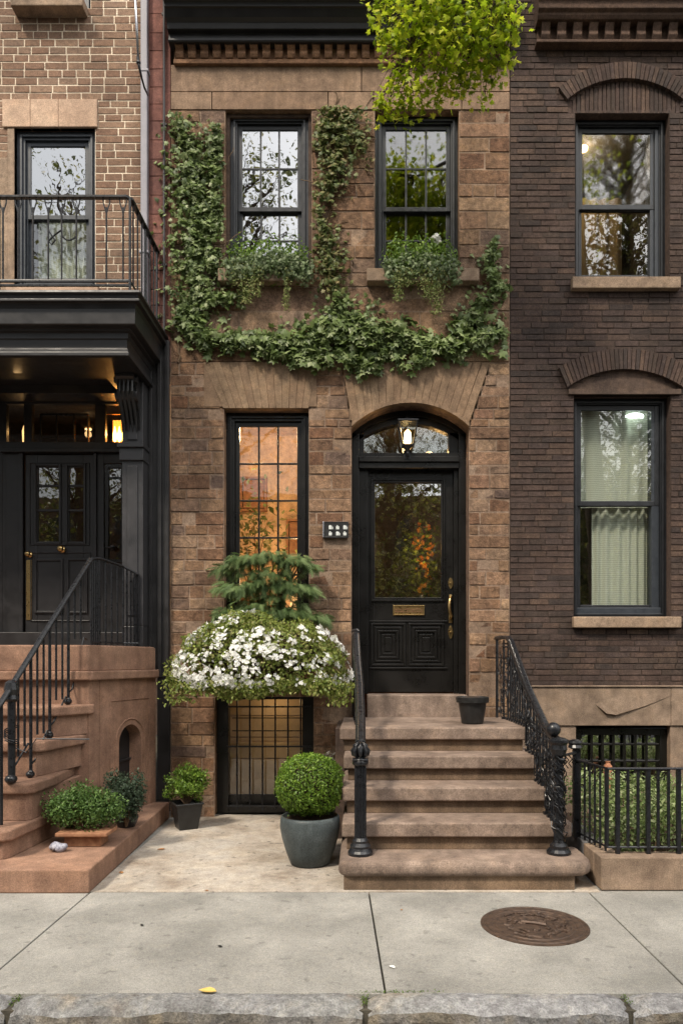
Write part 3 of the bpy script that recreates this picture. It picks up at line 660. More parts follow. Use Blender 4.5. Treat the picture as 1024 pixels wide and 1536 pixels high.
# ---- portico
mb = MB()
hx = -1.95; lx = -4.75
def hood(prof, x1):   # profile (projection, z) mitred round the right end, back to the wall
    n = len(prof); vs = []
    for d_, z in prof: vs.append((lx, -d_, z))
    for d_, z in prof: vs.append((x1+d_, -d_, z))
    for d_, z in prof: vs.append((x1+d_, .0, z))
    fs = [(s*n+i, (s+1)*n+i, (s+1)*n+i+1, s*n+i+1) for s in (0,1) for i in range(n-1)]
    mb.add(vs, fs)
q = 2.87  # right end of the mitre: x = -q + projection
hood([(.0,4.80),(.92,4.80),(.925,4.775),(.90,4.765),(.895,4.735),(.915,4.725),(.915,4.705),(.88,4.70),(.865,4.66),(.86,4.53),(.85,4.525),(.80,4.515),(.80,4.50),(.77,4.49),(.77,4.44),(.76,4.435),(.755,4.36),(.77,4.35),(.77,4.325),(.78,4.315),(.78,4.285),(.745,4.28),(.40,4.28)], -q)
mb.box(lx, -2.28, -.45, .5, 4.42, 4.5)          # dark soffit
mb.box(lx, -2.28, .25, .5, 4.33, 4.42)
portico = mb.build('portico_hood', M['grey_paint'], A, .004)
for cx0, cx1 in ((-2.345,-2.14),(-4.70,-4.48)):
    mb = MB()
    mb.box(cx0, cx1, -.20, 0, 1.9, 4.28); mb.box(cx0+.001, cx1-.001, -.199, 0, 1.69, 1.9)
    zc = Z(668, 7.0); mb.box(cx0-.035, cx1+.02, -.25, 0, zc-.03, zc+.015); mb.box(cx0-.02, cx1+.01, -.225, 0, zc-.15, zc-.03)
    mb.box(cx0+.05, cx1-.05, -.212, -.19, 2.0, zc-.2); mb.box(cx0+.055, cx1-.055, -.213, -.19, zc+.05, 4.0)
    mb.build('portico_column', M['column_paint'], A, .006)
mb = MB(); cx0, cx1 = -2.345, -2.165   # carved console at the column head
prof = [(-.20,3.80),(-.225,3.90),(-.25,3.98),(-.31,4.04),(-.35,4.12),(-.335,4.18),(-.37,4.22),(-.41,4.25),(-.41,4.28),(-.20,4.28)]
mb.profx(prof, cx0, cx1); mb.cyl((cx0-.015,-.31,4.10), (cx1+.015,-.31,4.10), .06, n=16); mb.cyl((cx0-.02,-.35,4.235), (cx1+.02,-.35,4.235), .035, n=12)
for i in range(4): x = cx0+.03+.04*i; mb.tube([(x,-.37,4.24),(x,-.375,4.12),(x,-.29,3.99),(x,-.24,3.88),(x,-.215,3.78)], [.016,.02,.018,.012,.006], 6)
mb.build('console', M['grey_paint'], A, .004, smooth=False)
mb = MB()     # fluted casing against the brownstone house
mb.box(-2.15, XL-.004, -.03, .03, 1.4, 4.75); mb.box(-2.135, -2.10, -.05, -.03, 1.7, 4.75); mb.box(-2.045, -2.005, -.055, -.03, 1.4, 4.75); mb.box(-1.975, -1.935, -.05, -.03, 1.4, 4.75); mb.box(-2.055,XL-.004,-.02,.03,.17,1.4)
mb.build('casing', M['grey_paint'], A, .005)
# door wall behind the portico
dy = .5; d_ = DF+dy
mb = MB()
f = lambda px: X(px, d_); fz = lambda py: Z(py, d_)
mb.box(-4.6, f(4), dy, dy+.06, 1.69, 4.45)
mb.box(f(4), -2.05, dy, dy+.06, fz(606), 4.45); mb.box(f(4), f(10), dy, dy+.06, 1.69, fz(606))
mb.box(f(36), f(48), dy, dy+.06, fz(664), fz(606)); mb.box(f(143), f(158), dy, dy+.06, fz(664), fz(606)); mb.box(f(186), -2.05, dy, dy+.06, 1.69, fz(606))
mb.box(f(4), -2.05, dy-.03, dy+.06, fz(675), fz(664)); mb.box(f(4), -2.05, dy-.06, dy+.06, fz(680), fz(675))
mb.box(f(10), f(34), dy-.005, dy+.06, 1.69, fz(680)); mb.box(f(143), f(156), dy, dy+.06, 1.69, fz(680))
mb.box(f(30), f(36), dy-.025, dy, 1.69, fz(680)); mb.box(f(142), f(146), dy-.025, dy, 1.69, fz(680))
mb.box(-4.6, f(195), dy-.16, dy+.06, 1.69, 1.86)
mb.box(f(156), f(186), dy, dy+.06, 1.69, fz(845)); mb.box(f(156), f(186), dy, dy+.06, fz(695), fz(680))
mb.box(-2.335,-2.295,-.15,dy,1.69,4.42)
dw = mb.build('door_surround', M['grey_paint'], A, .004)
mb = MB(); mb.box(f(10), f(186), dy+.03, dy+.035, fz(664), fz(606)); mb.box(f(156), f(186), dy+.03, dy+.035, fz(845), fz(695)); mb.build('transom_glass', M['glass_mid'], dw)
mb = MB(); mb.box(f(156), f(186), dy+.02, dy+.05, fz(716)-.01, fz(716)+.01); frame_boxes(mb, f(158), f(186), fz(843), fz(697), dy+.005, dy+.05, .03)
for px in (60,84,110,131): mb.box(f(px)-.008, f(px)+.008, dy+.02, dy+.045, fz(664), fz(620))
mb.box(f(60), f(131), dy+.02, dy+.045, fz(622), fz(619)); mb.build('glazing_bar', M['black_paint'], dw)
mb = MB()
x0, x1 = f(38), f(141); zt, zb = fz(682), 1.865
panes = [(f(56), f(88)), (f(103), f(125))]; pz = (fz(812), fz(700))
mb.box(x0, panes[0][0], dy+.005, dy+.055, zb, zt); mb.box(panes[0][1], panes[1][0], dy+.005, dy+.055, pz[0], pz[1]); mb.box(panes[1][1], x1, dy+.005, dy+.055, zb, zt)
mb.box(panes[0][0], panes[1][1], dy+.006, dy+.055, pz[1], zt); mb.box(panes[0][0], panes[1][1], dy+.006, dy+.055, zb, pz[0])
for a, b in panes:
    frame_boxes(mb, a-.03, b+.03, pz[0]-.03, pz[1]+.03, dy-.012, dy+.02, .022)
    for py in (728, 765): mb.box(a, b, dy+.012, dy+.045, fz(py)-.012, fz(py)+.012)
frame_boxes(mb, f(44), f(135), fz(818), fz(694), dy-.006, dy+.01, .012)
frame_boxes(mb, f(52), f(95), fz(920), fz(838), dy-.012, dy+.01, .025); frame_boxes(mb, f(101), f(132), fz(920), fz(838), dy-.012, dy+.01, .02)
frame_boxes(mb, f(46), f(136), fz(932), fz(828), dy-.006, dy+.01, .012)
dl = mb.build('entrance_door', M['grey_paint'], A, .004)
mb = MB(); mb.box(panes[0][0], panes[1][1], dy+.03, dy+.034, pz[0], pz[1]); mb.build('pane', M['glass_mid'], dl)
def knob(px, py, rr=.035):
    mb = MB(); c = (f(px), dy-.01, fz(py)); mb.cyl(c, (c[0],dy-.04,c[2]), .012); mb.ball((c[0],dy-.055,c[2]), rr, .026, rr); mb.cyl((c[0],dy-.002,c[2]), (c[0],dy-.012,c[2]), rr*1.1, n=16)
    return mb.build('door_knob', M['brass'], dl, smooth=True)
knob(94, 824); knob(45, 832, .03)
mb = MB(); c = (f(170), dy-.02, fz(822)); mb.tube([(c[0]-.07,c[1]-.03,c[2]-.005),(c[0],c[1]-.04,c[2]),(c[0]+.03,c[1]-.02,c[2])], .011, 8); mb.ball(c, .028, .02, .034); mb.build('door_lever', M['iron'], dw, smooth=True)
mb = MB(); mb.box(f(40), f(48), dy-.004, dy+.005, fz(930), fz(840)); mb.build('hinge_plate', M['brass'], dl)
room(A, -4.6, -2.1, 1.7, 4.5, dy+.07, 2.3, M['room_dark'])
HL = thing('hall_lantern', 'glowing lantern with flame bulbs behind the transom of the left doorway', 'lantern', (f(166),.78,fz(655)))
mb = MB()
for s in (-.05, .0, .045): mb.lathe((f(166)+s,.78,fz(652)), [(.004,0),(.020,.03),(.022,.09),(.004,.18)], 8)
mb.build('bulb', M['bulb_hot'], HL, smooth=True)
mb = MB()
for s in (-.11,.11):
    for t in (-.1,.1): mb.cyl((f(166)+s,.78+t,fz(664)), (f(166)+s,.78+t,fz(610)), .006)
frame_boxes(mb, f(166)-.115, f(166)+.115, fz(664), fz(612), .66, .68, .012); mb.build('cage', M['brass'], HL)
mb = MB(); mb.add([(f(166)-.11+.022*i, .89+.012*(i%2), z) for z in (fz(662), fz(612)) for i in range(11)], [(i,i+1,12+i,11+i) for i in range(10)]); mb.build('amber_glass', M['amber'], HL)
lamp('lantern_light', (f(166),.74,fz(640)), 2.5, (1,.5,.15), .03, HL)
HL2 = thing('wall_sconce', 'dim amber sconce behind the far left transom light', 'sconce', (f(22),.8,fz(655)))
mb = MB(); mb.lathe((f(22),.8,fz(662)), [(.03,0),(.05,.05),(.055,.2),(.04,.26)], 12); mb.build('sconce_shade', M['shade_lit'], HL2, smooth=True)
lamp('sconce_light', (f(22),.68,fz(640)), .5, (1,.55,.2), .03, HL2)
CL = thing('ceiling_light', 'small round brass ceiling light under the black portico', 'ceiling light', (X(27,6.85),Y(6.85),4.42))
mb = MB(); mb.lathe((X(27,6.85),Y(6.85),4.33), [(.03,0),(.075,.02),(.085,.05),(.08,.09)], 20); mb.build('housing', M['brass'], CL, smooth=True)
mb = MB(); mb.lathe((X(27,6.85),Y(6.85),4.318), [(.0,0),(.035,.004),(.04,.012)], 16); mb.build('bulb', M['bulb'], CL)
lamp('lamp_light', (X(27,6.85),Y(6.85),4.27), .22, (1,.6,.25), .04, CL)
# balcony railing
BR = thing('balcony_railing', 'black iron balcony railing with curled bars on top of the portico', 'railing', (-3.2,Y(6.33),4.8))
by = Y(6.33); bx = -2.05; top = Z(296,6.33); low = 4.9
mb = MB()
mb.ribbon([(-4.6,by,top),(bx-.03,by,top),(bx,by+.03,top),(bx,-.02,top)], .045, .035); mb.build('handrail', M['iron'], BR, .003)
mb = MB(); mb.ribbon([(-4.6,by,low),(bx,by,low),(bx,-.02,low)], .02, .03); mb.box(-4.6,bx,by-.01,by+.01,low-.045,low-.03); mb.build('bottom_rail', M['iron'], BR)
for i in range(5): 
    mb = MB(); x = [bx, -3.2, -4.4, bx, bx][i]; y = [by,by,by,-.05,(by)/2][i]; mb.cyl((x,y,4.8), (x,y,top), .012, n=8); mb.build('post', M['iron'], BR)
P = [27-24*i for i in range(0,5)]
pxs = [5,28]+[50,73,93,115]+[160,185]
xs_ = sorted([X(p,6.33) for p in pxs]+[X(p,6.33) for p in (-20,-42,-64,-86,-110)])
for x in xs_:
    mb = MB(); mb.cyl((x,by,low), (x,by,top-.09), .008, n=7)
    mb.tube([(x,by,top-.15),(x-.012,by,top-.10),(x-.028,by,top-.05),(x-.03,by,top-.015)], .006); mb.tube([(x,by,top-.15),(x+.012,by,top-.10),(x+.028,by,top-.05),(x+.03,by,top-.015)], .006)
    mb.build('baluster', M['iron'], BR)
for k in range(6):
    y = by+(-.05-by)*(k+.7)/6.5; mb = MB(); mb.cyl((bx,y,low), (bx,y,top), .008, n=7); mb.build('baluster', M['iron'], BR)
mb = MB(); u = [X(p,6.33) for p in (73,93,115)]; zz = Z(350,6.33)
mb.tube([(u[1]+(u[2]-u[1])*(.5-.5*math.cos(t)),by,zz-.06*math.sin(t)) for t in [PI*i/10 for i in range(11)]], .007)
mb.tube([(u[0],by,zz+.03),(u[0]+.03,by,zz-.02),(u[0]+.06,by,zz-.06),(u[0]+.03,by,zz-.1),(u[0]+.0,by,zz-.07),(u[0]+.06,by,zz-.01),(u[1],by,zz+.03)], .007)
mb.build('scroll', M['iron'], BR)
# pipes
mb = MB(); mb.box(X(214),X(224),-.07,-.01,4.78,10.2); 
for z in (5.6,7.4,9.0): mb.box(X(212),X(226),-.075,-.005,z,z+.03)
tag(mb.build('downpipe', M['pipe'], bevel=.008), 'grey square downpipe running down the left brick house', 'downpipe')
mb = MB(); mb.cyl((X(247.5),-.03,4.7), (X(247.5),-.03,10.2), .012); 
for z in (5.5,6.9,8.0): mb.box(X(244),X(251),-.03,0,z,z+.02)
tag(mb.build('conduit', M['pipe_dark']), 'thin dark conduit pipe beside the red block strip', 'pipe')
FP = thing('flag_pole', 'thin bright metal pole with a black cable end hanging from above on the left house', 'pole', (X(209,6.9),Y(6.9),Z(95,6.9)))
mb = MB(); mb.cyl((X(200,6.9),Y(6.9),Z(-60,6.9)), (X(208,6.9),Y(6.9),Z(92,6.9)), .012); mb.build('pole', M['steel'], FP, smooth=True)
mb = MB(); mb.tube([(X(207,6.9),Y(6.9),Z(86,6.9)),(X(209,6.9),Y(6.9),Z(100,6.9)),(X(213,6.95),Y(6.95),Z(118,6.95)),(X(217,7.0),Y(7.0),Z(132,7.0)),(X(222,7.1),Y(7.1),Z(143,7.1))], [.016,.014,.010,.010,.008]); mb.ball((X(208,6.9),Y(6.9),Z(94,6.9)),.022); mb.build('cable', M['iron'], FP, smooth=True)

# ================================================================ RIGHT HOUSE
R = thing('dark_brick_house', 'right house of thin dark brown bricks with arched window hoods', 'house', (3.2,.1,0))
RX0, RX1 = XR+.002, 6.4
RU = (X(862), X(1003), 5.37, 7.04); RL = (X(860), X(1005), 2.0, 4.22); RB = (X(862), X(1002), .25, .885)
rcx = X(935)
def segarc(cx, hw, spring, crown):
    rise = crown-spring; Rr = (hw*hw+rise*rise)/(2*rise); return Rr, crown-Rr
UI = segarc(rcx, .565, Z(152), Z(122)); UO = segarc(rcx, .70, Z(142), Z(97))
LI = segarc(rcx, .565, Z(582), Z(556)); LO = segarc(rcx, .70, Z(557), Z(525))
def ex_ring(I, hw, zs):
    def fn(z):
        if zs < z < I[1]+I[0]:
            hh = math.sqrt(max(0, I[0]**2-(z-I[1])**2)); hh = min(hh, hw); return (rcx-hh+.01, rcx+hh-.01)
    return fn
mb = MB()
ops = [rect(*RU), rect(*RL), ex_ring(UI,.565,7.04), ex_ring(LI,.565,4.22)]
masonry(mb, RX0, RX1, [1.30,2.0,4.22,5.37,7.04,7.6,10.2], .0605, .205, .006, -.004, ops, .003, .005, .003, .25, .0015)
reveal(mb, *RU, .004, .3); reveal(mb, *RL, .004, .3)
mb.build('wall', [M['right_brick'], M['mortar_blk']], R)
for nm, I, O, spr in (('u', UI, UO, 7.04), ('l', LI, LO, 4.22)):
    mb = MB(); n = 31; a0 = math.asin(.575/I[0]); b0 = math.asin(.66/O[0])
    for i in range(n):
        t0, t1 = -1+2*i/n, -1+2*(i+1)/n
        p = lambda C, a, e=0: (rcx+C[0]*math.sin(a)+e, C[1]+C[0]*math.cos(a))
        mb.stone([p(I,a0*t0,.0015), p(I,a0*t1,-.0015), p(O,b0*t1,-.0015), p(O,b0*t0,.0015)], -.04, .02, .002, random.random())
        if i % 1 == 0: pass
    mb.build('arch_ring', M['right_brick'] if nm == 'l' else M['right_brick'], R)
    mb = MB()
    if nm == 'u':
        k = 26
        for i in range(k):
            xa, xb = rcx-.56+1.12*i/k, rcx-.56+1.12*(i+1)/k; zt = lambda x: I[1]+math.sqrt(I[0]**2-(x-rcx)**2)
            mb.stone([(xa+.002,spr),(xb-.002,spr),(xb-.002,zt(xb)),(xa+.002,zt(xa))], .002, .05, .002, random.random())
        mb.build('tympanum', M['right_brick'], R)
    else:
        k = 20; zt = lambda x: I[1]+math.sqrt(max(0,I[0]**2-(x-rcx)**2))
        for i in range(k):
            xa, xb = rcx-.56+1.12*i/k, rcx-.56+1.12*(i+1)/k
            mb.add([(xa,.004,spr),(xb,.004,spr),(xb,.004,zt(xb)),(xa,.004,zt(xa))], [(0,1,2,3)])
        mb.box(rcx-.56, rcx+.56, -.03, .05, spr, spr+.05)
        mb.build('tympanum', M['dark_stone'], R)
def rwin(O, ym, mats, sx, **k):
    a,b,c,d = O
    mb_ = window(R, a, b, c, d, .10, .06, ym, M['frame_paint'], mats, 1,1,1, sx, sillmat=M['sill_stone'], sw=.05)
    return mb_
w1 = rwin(RU, Z(310,7.32), (M['glass_mid'],M['glass_soft']), (X(855), X(1016), -.07, .13, 5.255, 5.37))
mb = MB(); mb.box(RU[1]-.14, RU[1]-.06, .13, .25, 5.42, 6.95); mb.box(RU[1]-.10, RU[1]-.06, .11, .2, 5.42, 6.95); mb.build('window_casing', M['frame_blue'], w1, .004)
w2 = rwin(RL, Z(755,7.32), (M['glass_mid'],M['glass_mid']), (X(857), X(1017), -.07, .13, 1.89, 2.0))
mb = MB(); mb.box(RL[1]-.14, RL[1]-.06, .13, .25, 2.05, 4.15); mb.box(RL[0]+.05, RL[1]-.06, .09, .2, 2.0, 2.10); mb.build('window_casing', M['frame_blue'], w2, .004)
room(R, RU[0]-.1, RU[1]+.1, 5.2, 7.2, .31, 1.8, M['room_dark']); room(R, RL[0]-.1, RL[1]+.1, 1.9, 4.4, .31, 1.8, M['room_dark'])
def drape(parent, x0, x1, z0, z1, y, waves, amp, mat):
    mb = MB(); n = 90; mb.add([(x0+(x1-x0)*i/n, y+amp*math.sin(i/n*waves*2*PI+1.3*math.sin(i/n*9)), z) for z in (z0, z1) for i in range(n+1)], [(i,i+1,n+2+i,n+1+i) for i in range(n)])
    return mb.build('curtain', mat, parent, smooth=True)
drape(w2, RL[0]+.02, RL[1]-.04, 3.14, 4.2, .235, 6, .010, M['curtain']); drape(w2, RL[0]+.26, RL[1]-.04, 2.03, 3.3, .262, 7, .014, M['curtain'])
drape(w1, RU[0]+.02, RU[1]-.04, 5.4, 6.95, 1.2, 6, .02, M['blind'])
def bulb(lab, c, mat, rad, e, col):
    t = thing('ceiling_lamp', lab, 'lamp', c); mb = MB(); mb.lathe((c[0],c[1],c[2]-.03), [(.0,0),(rad,.01),(rad,.03),(rad*.6,.05)], 14); mb.build('lamp_shade', mat, t, smooth=True)
    lamp('lamp_light', (c[0],c[1],c[2]-.14), e, col, .05, t)
bulb('small warm lamp glowing in the upper right window', (X(874,7.9),.7,Z(222,7.9)), M['bulb'], .05, 5, (1,.75,.4))
bulb('greenish white ceiling lamp in the tall right window', (X(948,7.48),.255,Z(626,7.48)), M['tube_lit'], .10, .6, (.85,1,.9))
# stone base
mb = MB()
def blk(x0,x1,z0,z1,y0=-.05): mb.box(x0+.0015, x1-.0015, y0, .05, z0, z1-.002)
blk(RX0, 3.05, .917, 1.303); blk(3.05, RX1, .917, 1.303); mb.box(RX0, RX1, -.065, .05, 1.303, 1.315)
blk(RX0, X(862), 0, .917, -.035); blk(X(1002), RX1, 0, .917, -.035); blk(X(862), X(1002), 0, .25, -.03); 
base = mb.build('stone_base', M['right_stone'], R, .006)
# weathered scar on the band: flaked ledge of stone
mb = MB(); up = [(2.34,1.16),(2.52,1.22),(2.72,1.235),(2.98,1.25),(3.04,1.22)]; lo = [(2.40,1.03),(2.50,1.015),(2.60,1.045),(2.78,1.10),(3.04,1.205)]
for i in range(4):
    (a,b),(c,d) = up[i],up[i+1]; (e,f_),(g_,h) = lo[i],lo[i+1]; k0 = .03*(1-i/4); k1 = .03*(1-(i+1)/4)
    mb.add([(a,-.0495,b),(c,-.0495,d),(g_,-.052-k1,h+.012),(e,-.052-k0,f_+.012),(e,-.0495,f_),(g_,-.0495,h)], [(0,3,2,1),(3,4,5,2)])
mb.add([(2.34,-.0495,1.16),(2.40,-.082,1.042),(2.40,-.0495,1.03),(2.30,-.0495,1.13)], [(0,3,1),(3,2,1)])
mb.build('flaked_stone', M['right_stone'], R)
mb = MB(); frame_boxes(mb, *RB, .04, .16, .07, wb=.03); 
for i in range(1,7): x = RB[0]+.07+(RB[1]-RB[0]-.16)*i/7; mb.box(x-.012, x+.012, .045, .07, .28, RB[3]-.05)
for z in (.72,.55): mb.box(RB[0]+.07, RB[1]-.07, .05, .068, z-.01, z+.01)
bw2 = mb.build('basement_window', M['black_paint'], R, .004)
mb = MB(); mb.box(RB[0]+.06, RB[1]-.06, .10, .105, .28, RB[3]-.05); mb.build('pane', M['glass'], bw2)
room(R, RB[0]-.1, RB[1]+.1, .1, 1.0, .17, 1.2, M['room_dark'])
# cornice of the right house
mb = MB(); c0 = X(806,7.05)
mb.box(c0, RX1, -.10, 0, 7.665, 7.695); mb.box(c0+.02, RX1, -.04, 0, 7.695, 7.9); mb.profx([(0,7.86),(-.13,7.86),(-.15,7.89),(-.15,7.91),(-.18,7.93),(-.18,8.0),(-.22,8.03),(-.22,9.2),(0,9.2)], c0, RX1)
x = c0+.05
while x < RX1: mb.profx([(-.04,7.70),(-.07,7.70),(-.095,7.75),(-.085,7.79),(-.115,7.855),(-.04,7.855)], x, x+.085, random.random()); x += .157
mb.build('cornice', M['cornice_r'], R, .006)
mb = MB(); mb.box(AX0, RX1, 2.8, 3, 0, 10.2)
# ================================================================ MIDDLE STOOP
ST = thing('stoop', 'worn brown stone stoop of five rounded steps up to the black front door', 'steps', (.6,Y(5.6),0))
sx0 = -.16
steps = [(4.87,.20,1.575,-.17),(5.17,.40,1.50,-.155),(5.47,.60,1.45,-.165),(5.77,.80,1.42,-.16),(6.07,1.0,1.385,-.20)]
for i, (d, z, x1, x0) in enumerate(steps):
    mb = MB(); y = Y(d); yb = -.0
    if i == 0: pl = [(x0,yb),(x0,y+.05),(x0+.03,y+.01),(x0+.08,y),(x1-.16,y),(x1-.07,y+.02),(x1-.02,y+.07),(x1,y+.15),(x1,y+.45),(x1-.14,y+.45),(x1-.14,yb)]
    else: pl = [(x0,yb),(x0,y),(x1-.02,y),(x1,y+.02),(x1,yb)]
    th = .105
    # subdivide long front edge so the tread edge can sag a little with wear
    mb.prism(pl, z-th, z)
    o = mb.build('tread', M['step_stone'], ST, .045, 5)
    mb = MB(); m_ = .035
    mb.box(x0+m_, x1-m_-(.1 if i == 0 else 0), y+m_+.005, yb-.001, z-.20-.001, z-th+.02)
    mb.build('riser', M['riser_stone_shaded'], ST, .006)
# ---- iron work
def fluted_newel(t, x, y, z0, z1, rr, ball=True):
    h = z1-z0
    mb = MB(); mb.lathe((x,y,z0), [(rr*2.1,0),(rr*2.1,.02),(rr*1.85,.035),(rr*1.7,.05),(rr*1.75,.065),(rr*1.3,.085),(rr*1.35,.10),(rr*1.05,.12)], 24)
    mb.build('newel_base', M['iron'], t, smooth=False)
    mb = MB(); mb.lathe((x,y,z0), [(rr,.115),(rr,h*.79)], 32, flute=.16); mb.build('newel_shaft', M['iron'], t)
    mb = MB(); mb.lathe((x,y,z0), [(rr*1.0,h*.785),(rr*1.35,h*.80),(rr*1.35,h*.83),(rr*.9,h*.85),(rr*.75,h*.865)], 24)
    mb.box(x-rr*1.3,x+rr*1.3,y-rr*1.3,y+rr*1.3,z0+h*.835,z0+h*.85)
    for k in range(8):
        a = 2*PI*k/8; ca, sa = math.cos(a), math.sin(a)
        mb.tube([(x+rr*q*ca,y+rr*q*sa,z0+h*zz) for q, zz in ((.4,.86),(1.25,.885),(1.35,.92),(1.0,.95),(1.1,.965),(.2,1.0))], [.008,.013,.014,.011,.009,.004], 6)
    mb.ball((x,y,z0+h*.92), rr*.95, rr*.95, rr*1.15); mb.build('finial', M['iron'], t, smooth=True)
RLf = thing('stair_railing', 'straight black iron stoop railing with fluted newel beside the ball topiary', 'railing', (-.03,Y(5.08),.2))
nx, ny = -.022, Y(5.08)
fluted_newel(RLf, nx, ny, .20, .995, .042)
pth = [(nx,ny+.02,.98),(nx,Y(5.4),1.12),(nx-.01,Y(5.9),1.36),(nx-.035,Y(6.4),1.60),(nx-.05,Y(6.8),1.80),(nx-.055,Y(6.95),1.82),(nx-.055,-.02,1.82)]
mb = MB(); mb.ribbon(pth, .075, .05); mb.build('handrail', M['iron'], RLf, .006)
def scroll_field(mb, fn_pt, s_range, n, rmin=.03, rmax=.07, seed=1, rad=.005):
    rg = random.Random(seed)
    for i in range(n):
        s = rg.uniform(*s_range); v = rg.random(); r0 = rg.uniform(rmin, rmax); a0 = rg.uniform(0, 2*PI); sg = rg.choice((-1,1)); off = rg.uniform(-.02,.02)
        pts = []
        for k in range(15):
            t = k/14; a = a0+sg*t*PI*2.3; rr = r0*(1-.75*t); pts.append(fn_pt(s+rr*math.cos(a), v, rr*math.sin(a), off))
        if all(pts): mb.tube(pts, [rad*(1-.4*k/14) for k in range(15)], 5)
def rail_z(path, y):
    for a, b in zip(path[:-1], path[1:]):
        if a[1] <= y <= b[1]: t = (y-a[1])/(b[1]-a[1]+1e-9); return a[2]+(b[2]-a[2])*t, a[0]+(b[0]-a[0])*t
    return (path[0][2], path[0][0]) if y < path[0][1] else (path[-1][2], path[-1][0])
def tread_z(y):
    z = 0
    for d, zz, *_ in steps:
        if y >= Y(d): z = zz
    return z
def lower(path, y): return rail_z(path, y)[0]-.80
def stair_balusters(t, path, y0, y1, xo=0, step=.13, mat=None):
    y = y0
    while y < y1:
        zt, x = rail_z(path, y); mb = MB(); zb = tread_z(y)
        mb.cyl((x+xo,y,zb), (x+xo,y,zt-.02), .0095, n=8); mb.box(x+xo-.022,x+xo+.022,y-.022,y+.022,zb,zb+.02); mb.build('baluster', mat or M['iron'], t); y += step
stair_balusters(RLf, pth, ny+.18, -.1, 0, .22)
mb = MB(); f1 = lambda y, v, dz, off: (rail_z(pth, y)[1]+off*.6, y, min(rail_z(pth, y)[0]-.04, rail_z(pth, y)[0]-.12-.55*v+dz)) 
scroll_field(mb, f1, (ny+.12, -.12), 60, seed=4); mb.build('scrollwork', M['iron'], RLf)
mb = MB(); mb.cyl((nx-.055,-.06,1.0),(nx-.055,-.06,1.84),.03, n=12); mb.lathe((nx-.055,-.06,1.83),[(.045,0),(.045,.03),(.02,.05)],12); mb.build('end_post', M['iron'], RLf)

RRt = thing('stair_railing', 'swooping ornate iron stoop railing tangled with scrollwork and topped by a ball newel', 'railing', (1.38,Y(5.1),.2))
qx, qy = 1.38, Y(5.1)
pr = [(qx,qy,1.0),(qx+.005,Y(5.3),1.015),(qx+.005,Y(5.5),1.075),(qx+.005,Y(5.75),1.19),(qx,Y(6.0),1.315),(qx,Y(6.23),1.44),(qx,Y(6.5),1.60),(qx,Y(6.75),1.745),(qx-.005,Y(6.86),1.78),(qx-.03,Y(6.98),1.785),(1.33,-.01,1.785)]
mb = MB(); mb.ribbon(pr, .06, .045); mb.build('handrail', M['iron'], RRt, .005)
mb = MB()
for dz in (.055, .085, .20): mb.tube([(x,y,z-dz) for x,y,z in pr[:-1]], .009, 6)
mb.build('under_rail', M['iron'], RRt)
mb = MB(); mb.lathe((qx,qy,.2), [(.085,0),(.085,.018),(.07,.035),(.06,.04),(.062,.06),(.04,.08),(.035,.10)], 20); mb.box(qx-.025,qx+.025,qy-.025,qy+.025,.29,.95); mb.build('newel_post', M['iron'], RRt)
mb = MB(); mb.ball((qx-.03,qy+.03,1.075), .052, n=20, k=14); mb.build('ball_finial', M['iron'], RRt, smooth=True)
mb = MB(); mb.lathe((qx,qy,.88), [(.03,0),(.045,.02),(.06,.06),(.055,.09),(.07,.11),(.07,.125),(.04,.14)], 20); mb.build('newel_cap', M['iron'], RRt)
stair_balusters(RRt, pr, qy+.16, -.15, 0, .10)
f2 = lambda y, v, dz, off: (lambda zt, x: (x+off, y, min(zt-.05, max(tread_z(y)+.05, zt-.1-.72*v+dz))))(*rail_z(pr, y))
mb = MB(); scroll_field(mb, f2, (qy+.03, -.08), 330, .018, .05, seed=9, rad=.0045)
rg = random.Random(3)
for i in range(70):   # cast vine leaves hanging in strands below the rail and round the newel
    y = qy+rg.uniform(-.04,1.0); zt, x = rail_z(pr, max(y,qy)); z = zt-.1-rg.random()*.5; pts = [(x+rg.uniform(-.03,.03), y+rg.uniform(-.02,.02), z-.035*k) for k in range(6)]; mb.tube(pts, [.004,.006,.003,.006,.003,.002], 5)
for i in range(60):
    a = rg.uniform(0,2*PI); z = rg.uniform(.45,.93); q_ = rg.uniform(.025,.05); st_ = rg.uniform(.004,.03); mb.tube([(qx+q_*math.cos(a+.45*k)*(1+.25*(k%2)), qy+q_*math.sin(a+.45*k), z-st_*k+.01*math.sin(k*2)) for k in range(9)], .004, 5)
mb.build('scrollwork', M['iron'], RRt)
mb = MB(); mb.cyl((qx-.06,-.07,1.0),(qx-.06,-.07,1.78),.014,n=8); mb.build('end_post', M['iron'], RRt)
